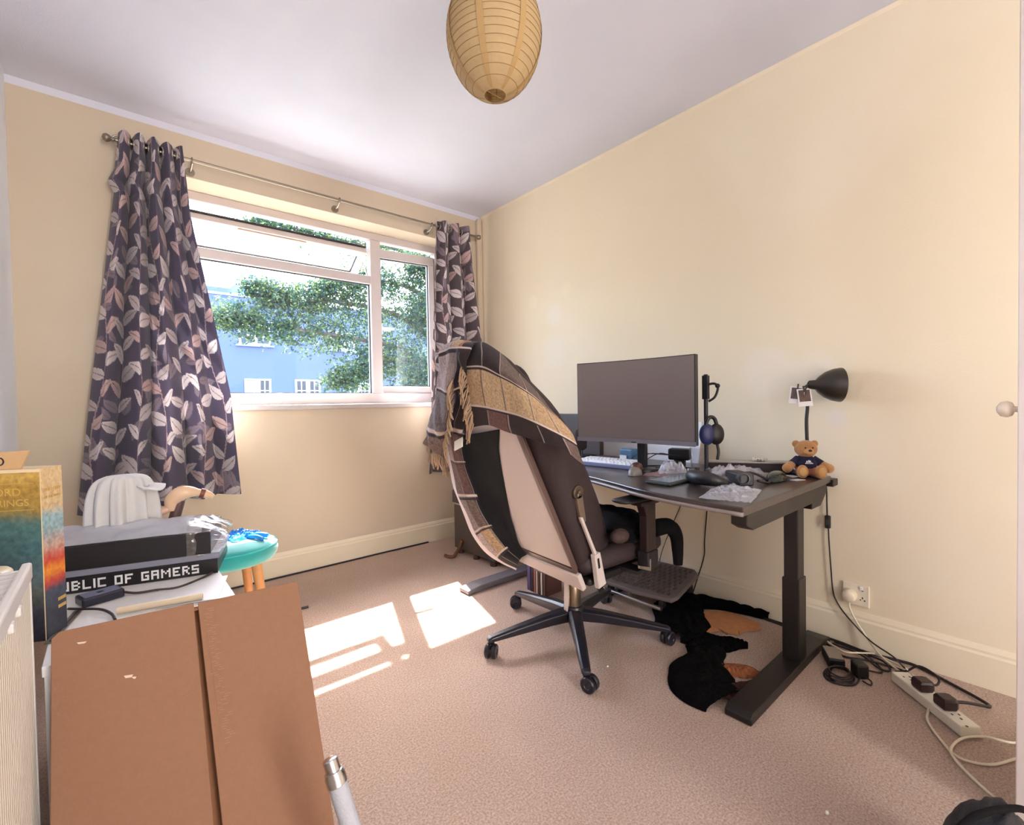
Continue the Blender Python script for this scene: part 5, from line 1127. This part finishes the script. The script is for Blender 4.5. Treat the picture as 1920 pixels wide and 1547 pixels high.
# ------------------------------------------------------------------ game hardware boxes in film
RU = Vector((.963, -.270, 0)); RV = Vector((.270, .963, 0)); R0 = Vector((-.103, 1.900, .4768)); RN = -RV
def rbox(name, u0, u1, v0, v1, z0, z1, m, parent, **kw):
    bm = BM(); prism(bm, [R0+RU*u0+RV*v0+Z3*z0, R0+RU*u1+RV*v0+Z3*z0, R0+RU*u1+RV*v1+Z3*z0, R0+RU*u0+RV*v1+Z3*z0], (0, 0, z1-z0)); return obj(name, bm, m, parent, **kw)
M_bbox = mat('black_printed_carton', (30, 26, 30), .35, noise=(50, .2)); M_greyfilm = mat('grey_carton_strip', (136, 136, 152), .35)
g1 = thing('game_box', 'lower black box with white block lettering on the white cabinet', 'box', tuple(R0), 'stacked hardware boxes')
rbox('carton', -.135, .372, 0, .25, 0, .047, M_bbox, g1, bevel=.002)
FONT = {'R': ['1110', '1001', '1110', '1010', '1001'], 'E': ['1111', '1000', '1110', '1000', '1111'], 'P': ['1111', '1001', '1111', '1000', '1000'], 'U': ['1001', '1001', '1001', '1001', '1111'], 'B': ['1110', '1001', '1110', '1001', '1110'],
        'L': ['1000', '1000', '1000', '1000', '1111'], 'I': ['1', '1', '1', '1', '1'], 'C': ['1111', '1000', '1000', '1000', '1111'], 'O': ['1111', '1001', '1001', '1001', '1111'], 'F': ['1111', '1000', '1110', '1000', '1000'],
        'G': ['1111', '1000', '1011', '1001', '1111'], 'A': ['1111', '1001', '1111', '1001', '1001'], 'M': ['10001', '11011', '10101', '10001', '10001'], 'S': ['1111', '1000', '1111', '0001', '1111'], ' ': ['00'] * 5}
px = .0049; x = -.098
for c_ in 'REPUBLIC OF GAMERS':
    bm = BM()
    for k in range(len(FONT[c_][0])):
        for r in range(5):
            if FONT[c_][r][k] == '1':
                a = R0+RN*.0004+RU*(x+k*px)+Z3*(.0365-(r+1)*.0056); prism(bm, [a, a+RU*px, a+RU*px+Z3*.0056, a+Z3*.0056], RN*.0006)
    if c_ != ' ': bmesh.ops.remove_doubles(bm, verts=bm.verts, dist=1e-5); obj('letter', bm, M_white, g1)
    else: bm.free()
    x += (len(FONT[c_][0])+1)*px*1.03
g2 = thing('game_box', 'upper black box wrapped in shiny clear film on the lettered box', 'box', tuple(R0+Z3*.047), 'stacked hardware boxes')
rbox('base_tray', -.135, .378, .001, .25, .0475, .067, M_greyfilm, g2, bevel=.002)
rbox('carton', -.135, .355, -.004, .25, .0675, .140, M_bbox, g2, bevel=.003)
def film_pt(u, v, h):  # gathered at the right end
    return R0+RU*u+RV*v+Z3*h
def film(name, a0, a1, u0, u1, n, m, mt):
    G = np.zeros((n, m, 3))
    for i, a in enumerate(np.linspace(a0, a1, n)):
        for j, u in enumerate(np.linspace(u0, u1, m)):
            k = max(0, (u-.30)/.095); pinch = 1-.62*k**1.5
            if a < .34: v, h = -.008, .056+.090*(a/.34)        # up the front, over the top
            else: v, h = -.008+.262*(a-.34)/.66, .146+.026*math.sin(PI*min(1, (a-.34)/.60))
            h = .095+(h-.095)*pinch; v = .12+(v-.12)*(1-.25*k)
            w = mnoise.noise(Vector((u*16, a*9, 2)))+.5*mnoise.noise(Vector((u*36, a*16, 4)))
            h += .010*w*(1 if a > .34 else .15)+.005*k*math.sin(a*70); v += -.004*abs(w)-.004*k*math.sin(a*60+1)
            G[i, j] = list(film_pt(u, v, h))
    return link_mesh(name, grid_mesh(name, G), mt, g2, smooth=True)
film('film_wrap', .335, 1, -.14, .33, 30, 100, mat_clear('film_window_glare', (.90, .90, .93), .16, 1.9, .42, (232, 232, 242)))  # whitish diffuse puts the window's reflection into the film over the top
film('film_gather', 0, 1, .29, .395, 44, 30, mat_clear('clear_film', (.86, .84, .84), .12, 1.7, .10, (226, 220, 216)))
# adapter and leads on the cabinet
pa = thing('charger', 'black power brick with a pale label lying on the white cabinet', 'power adapter', (-.035, 1.77, .476))
bm = BM(); box(bm, (-.035, 1.775, .4895), (.095, .062, .025), .30); obj('adapter_body', bm, mat('navy_black_plastic', (34, 34, 52), .35), pa, bevel=.005)
bm = BM(); box(bm, (-.035, 1.775, .5022), (.080, .048, .0012), .30); obj('adapter_label', bm, mat('lilac_label', (126, 128, 156), .4), pa)
bm = BM(); box(bm, (-.035, 1.772, .5031), (.014, .012, .0006), .5); obj('label_mark', bm, M_black, pa)
bm = BM(); tube(bm, [(.010, 1.787, .486), (.045, 1.755, .482), (.09, 1.745, .481), (.14, 1.725, .481), (.20, 1.76, .481), (.24, 1.80, .481)], .0036, 8); obj('lead', bm, mat('brown_lead', (74, 58, 48), .5), pa, smooth=True)
cable('charger_lead', 'short black lead with bare end curling over the white cabinet papers', [(-.100, 1.745, .482), (-.075, 1.705, .487), (-.035, 1.66, .489), (-.012, 1.61, .487), (-.004, 1.565, .483)], .0034, M_bcable)
pr = thing('paper_sheet', 'loose white paper sheet on the white cabinet in front of the power brick', 'paper', (-.01, 1.63, .477))
bm = BM(); box(bm, (.0, 1.60, .4772), (.16, .21, .0012), -.22); obj('sheet', bm, M_white, pr)
pr2 = thing('paper_sheet', 'large white paper sheet on the white cabinet below the lettered box', 'paper', (.15, 1.68, .477))
bm = BM(); box(bm, (.165, 1.67, .4785), (.17, .20, .0012), -.28); obj('sheet', bm, M_white, pr2)
rl = thing('paper_roll', 'slim rolled cream paper lying along the top of the cardboard sheet', 'paper roll', (.09, 1.59, .486))
bm = BM(); cyl(bm, (.000, 1.615, .4885), (.185, 1.572, .4885), .0085, seg=20); obj('roll', bm, mat('cream_paper', (240, 222, 188), .6), rl, smooth=True, auto=50)
bm = BM(); cyl(bm, (.185, 1.572, .4885), (.1855, 1.5719, .4885), .006, seg=16); obj('roll_end', bm, mat('cream_shadow', (190, 168, 136), .7), rl)
gs = thing('ruler', 'grey metal strip lying at the left edge of the white cabinet top', 'ruler', (-.095, 1.66, .477))
bm = BM(); box(bm, (-.100, 1.625, .4785), (.018, .20, .003), -.22); obj('strip', bm, M_steel, gs)
bm = BM(); box(bm, (-.100, 1.625, .4803), (.004, .19, .0006), -.22); obj('scale_marks', bm, M_dark, gs)
# white hooded cloth and tan handle behind the boxes
ct = thing('cloth', 'white draped cloth in a hood shape behind the film wrapped box', 'cloth', (.03, 2.03, .63))
nR, nA = 46, 120; G = np.zeros((nR, nA, 3))
for i in range(nR):
    t = i/(nR-1); h = .172*(1-t**2.2); r0 = (1-(1-t)**2.4)**.5
    for j in range(nA):
        a = 2*PI*j/(nA-1); fold = 1+(.21*math.sin(10*a+1.3*math.sin(2*a))+.08*math.sin(19*a+2))*t**.7
        x_ = .082*r0*fold*math.cos(a); y_ = .066*r0*fold*math.sin(a)
        if -.5 < a-0.0 < 1 or a > 5.6: pass
        G[i, j] = [.028+x_, 2.035+y_, .628+h]
link_mesh('drape', grid_mesh('drape', G), mat('white_cotton', (204, 201, 199), .85, noise=(40, .03), bump=(300, .15)), ct, smooth=True, solid=.003)
n = 30; G = np.zeros((14, n, 3))
for i in range(14):
    for j in range(n):
        a = -.9+1.8*j/(n-1); r = .060+.046*i/13*math.cos(a)**.6 if abs(a) < 1.4 else .06
        G[i, j] = [.035+r*math.cos(a-.25), 2.02+r*.9*math.sin(a-.25), .762-.010*i/13+.006*math.sin(a*5)]
link_mesh('flap', grid_mesh('flap', G), mat('white_cotton', (204, 201, 199), .85, noise=(40, .03)), ct, smooth=True, solid=.004)
hd_ = thing('handle', 'tan curved plastic handle with a dark band beside the white cloth', 'handle', (.20, 2.06, .63))
M_tan = mat('tan_plastic', (226, 190, 156), .4); M_brn = mat('brown_band', (120, 62, 46), .5)
bm = BM(); tube(bm, [(.155, 2.06, .655), (.160, 2.06, .690), (.185, 2.055, .713), (.215, 2.05, .716), (.245, 2.05, .708)], .02, 14, 6, lambda t: .014+.012*math.sin(PI*min(1, t*1.1))); obj('grip', bm, M_tan, hd_, smooth=True)
bm = BM(); tube(bm, [(.243, 2.05, .709), (.256, 2.049, .704)], .018, 14, 1); obj('band', bm, M_brn, hd_, smooth=True, auto=50)
bm = BM(); tube(bm, [(.256, 2.049, .704), (.272, 2.048, .697), (.284, 2.047, .689)], .015, 12, 4, lambda t: .016-.008*t); obj('tip', bm, M_tan, hd_, smooth=True)
bm = BM(); tube(bm, [(.100, 2.055, .648), (.125, 2.058, .655), (.160, 2.06, .668)], .013, 12, 5); obj('lower_arm', bm, mat('pinkish_tan_plastic', (224, 176, 152), .4), hd_, smooth=True)
bm = BM(); tube(bm, [(.165, 2.065, .625), (.172, 2.065, .65), (.182, 2.062, .69)], .018, 12, 5); obj('stem', bm, mat('brown_stem', (92, 66, 62), .5), hd_, smooth=True)
# ------------------------------------------------------------------ teal stool
st = thing('stool', 'round teal velvet stool with tapered wooden legs by the window wall', 'stool', (.36, 2.27, 0))
SX, SY = .362, 2.268
bm = BM(); lathe(bm, [(0, .372), (.140, .372), (.168, .378), (.183, .395), (.187, .415), (.182, .437), (.165, .452), (.12, .461), (.05, .464), (0, .4642)], (SX, SY, 0), seg=48, cap=False); se = obj('seat', bm, mat('teal_velvet', (34, 164, 160), .75, noise=(20, .12), sheen=.6), st, smooth=True)
bm = BM(); torus(bm, (SX, SY, .437), (0, 0, 1), .1822, .003, 56, 6); obj('piping', bm, mat('teal_piping', (46, 182, 178), .7), se, smooth=True)
for a in (-.72, .85, 2.42, 3.99):
    d = Vector((math.cos(a), math.sin(a), 0)); bm = BM(); cyl(bm, Vector((SX, SY, .374))+d*.115, Vector((SX, SY, .0))+d*.165, .021, .012, 20); lg = obj('leg', bm, mat('honey_wood', (206, 146, 92), .45, noise=(30, .15)), st, smooth=True, auto=50)
bl_ = thing('glove', 'crumpled bright blue plastic glove on the teal stool', 'glove', (.42, 2.27, .465))
link_mesh('blue_film', grid_mesh('blue_film', crumple((.415, 2.285, .463), (.070, .060), .034, 21, 36, .4, 2.0)), mat('bright_blue_plastic', (28, 132, 214), .35, noise=(30, .1)), bl_)
bm = BM(); tube(bm, [(.445, 2.25, .47), (.475, 2.225, .474), (.500, 2.21, .468)], .010, 10, 5); tube(bm, [(.435, 2.235, .47), (.455, 2.20, .473), (.475, 2.175, .463)], .009, 10, 5); obj('finger', bm, mat('bright_blue_plastic', (28, 132, 214), .35), bl_, smooth=True)
# ------------------------------------------------------------------ leaning cardboard
cbx = thing('cardboard_box', 'large flattened brown cardboard box leaning on the white cabinet in the foreground', 'cardboard box', (.13, 1.2, 0))
M_card = mat('brown_cardboard', (150, 108, 81), .8, noise=(70, .07), bump=(140, .12)); M_cardd = mat('cardboard_edge', (150, 100, 66), .85, noise=(60, .1))
TL = Vector((-.107, 1.382, .55)); TR = Vector((.370, 1.331, .55)); cu = (TR-TL).normalized(); cdn = Vector((0, -.475, -1)).normalized(); cn = cu.cross(cdn).normalized()
if cn.y > 0: cn = -cn
LH_ = .55/abs(cdn.z)
def cp(u, v, o=0): return TL+cu*u+cdn*v+cn*o
def sheet(name, poly, o0, th, m, **kw):
    bm = BM(); prism(bm, [cp(u, v, o0) for u, v in poly], -cn*th); return obj(name, bm, m, cbx, **kw)
sheet('rear_sheet', [(.004, .006), (.476, .006), (.476, LH_-.03), (.004, LH_-.03)], -.036, .006, M_cardd)
sheet('box_side', [(.002, .016), (.008, .016), (.008, LH_-.03), (.002, LH_-.03)], -.0065, .030, M_cardd)
sheet('box_side', [(.470, .010), (.476, .010), (.476, LH_-.03), (.470, LH_-.03)], -.0065, .030, M_cardd)
sheet('box_end', [(.012, .014), (.466, .010), (.466, .016), (.012, .020)], -.0065, .030, M_cardd)
f1 = sheet('flap', [(0, .012), (.012, 0), (.2490, 0), (.2525, LH_-.012), (0, LH_-.012)], 0, .006, M_card, bevel=.0015)
f2 = sheet('flap', [(.2570, .002), (.4797, 0), (.4797, LH_-.012), (.2690, LH_-.012)], 0, .006, M_card, bevel=.0015)
M_crease = mat('crease_pale', (160, 118, 92), .8)
for f_, segs in ((f1, (((.11, .105), (.247, .085)), ((.14, .118), (.247, .108)), ((.18, .205), (.248, .185)))), (f2, (((.268, .03), (.277, .26)), ((.272, .06), (.280, .30)), ((.32, .024), (.345, .022))))):
    for a, b in segs: bm = BM(); tube(bm, [cp(*a, .0002), cp(*b, .0002)], .0007, 5, 1); obj('crease', bm, M_crease, f_)
for u, v, w, h in ((.115, .120, .016, .007), (.128, .126, .008, .006), (.040, .030, .016, .005)):
    bm = BM(); prism(bm, [cp(u, v, .0006), cp(u+w, v+.002, .0006), cp(u+w*.8, v+h, .0006), cp(u+.003, v+h*.8, .0006)], cn*.0012); obj('torn_patch', bm, mat('torn_paper', (232, 210, 188), .85), f1)
bm = BM()
rs = np.random.RandomState(4)
for k in range(60):
    v = .02+.30*k/60; u = .274+.012*v/.3+rs.normal(0, .006); w = .004+.010*rs.rand(); prism(bm, [cp(u, v, .0004), cp(u+w, v+.0005, .0004), cp(u+w, v+.0018, .0004), cp(u, v+.0016, .0004)], cn*.0006)
stuff(obj('torn_fibres', bm, mat('torn_fibre', (166, 126, 100), .9), f2))
# pole with chrome cap in front of the cardboard edge
po = thing('pole', 'pale grey padded pole with a chrome cap standing beside the cardboard box', 'pole', (.36, .78, 0))
a = Vector((.366, .790, .0)); b = Vector((.308, .907, .318)); d = (b-a).normalized()
bm = BM(); lathe(bm, [(.0, 0), (.0172, 0), (.0172, (b-a).length-.028), (.0165, (b-a).length-.024)], a, d, 28); obj('shaft', bm, mat('pale_grey_foam', (184, 184, 192), .8, bump=(200, .3)), po, smooth=True, auto=50)
bm = BM(); L_ = (b-a).length; lathe(bm, [(.0165, L_-.028), (.0190, L_-.026), (.0190, L_-.010), (.0175, L_-.008), (.0175, L_-.002), (.0140, L_-.001), (.0140, L_+.020), (.011, L_+.022), (.0, L_+.022)], a, d, 28); obj('chrome_cap', bm, M_chrome, po, smooth=True, auto=40)
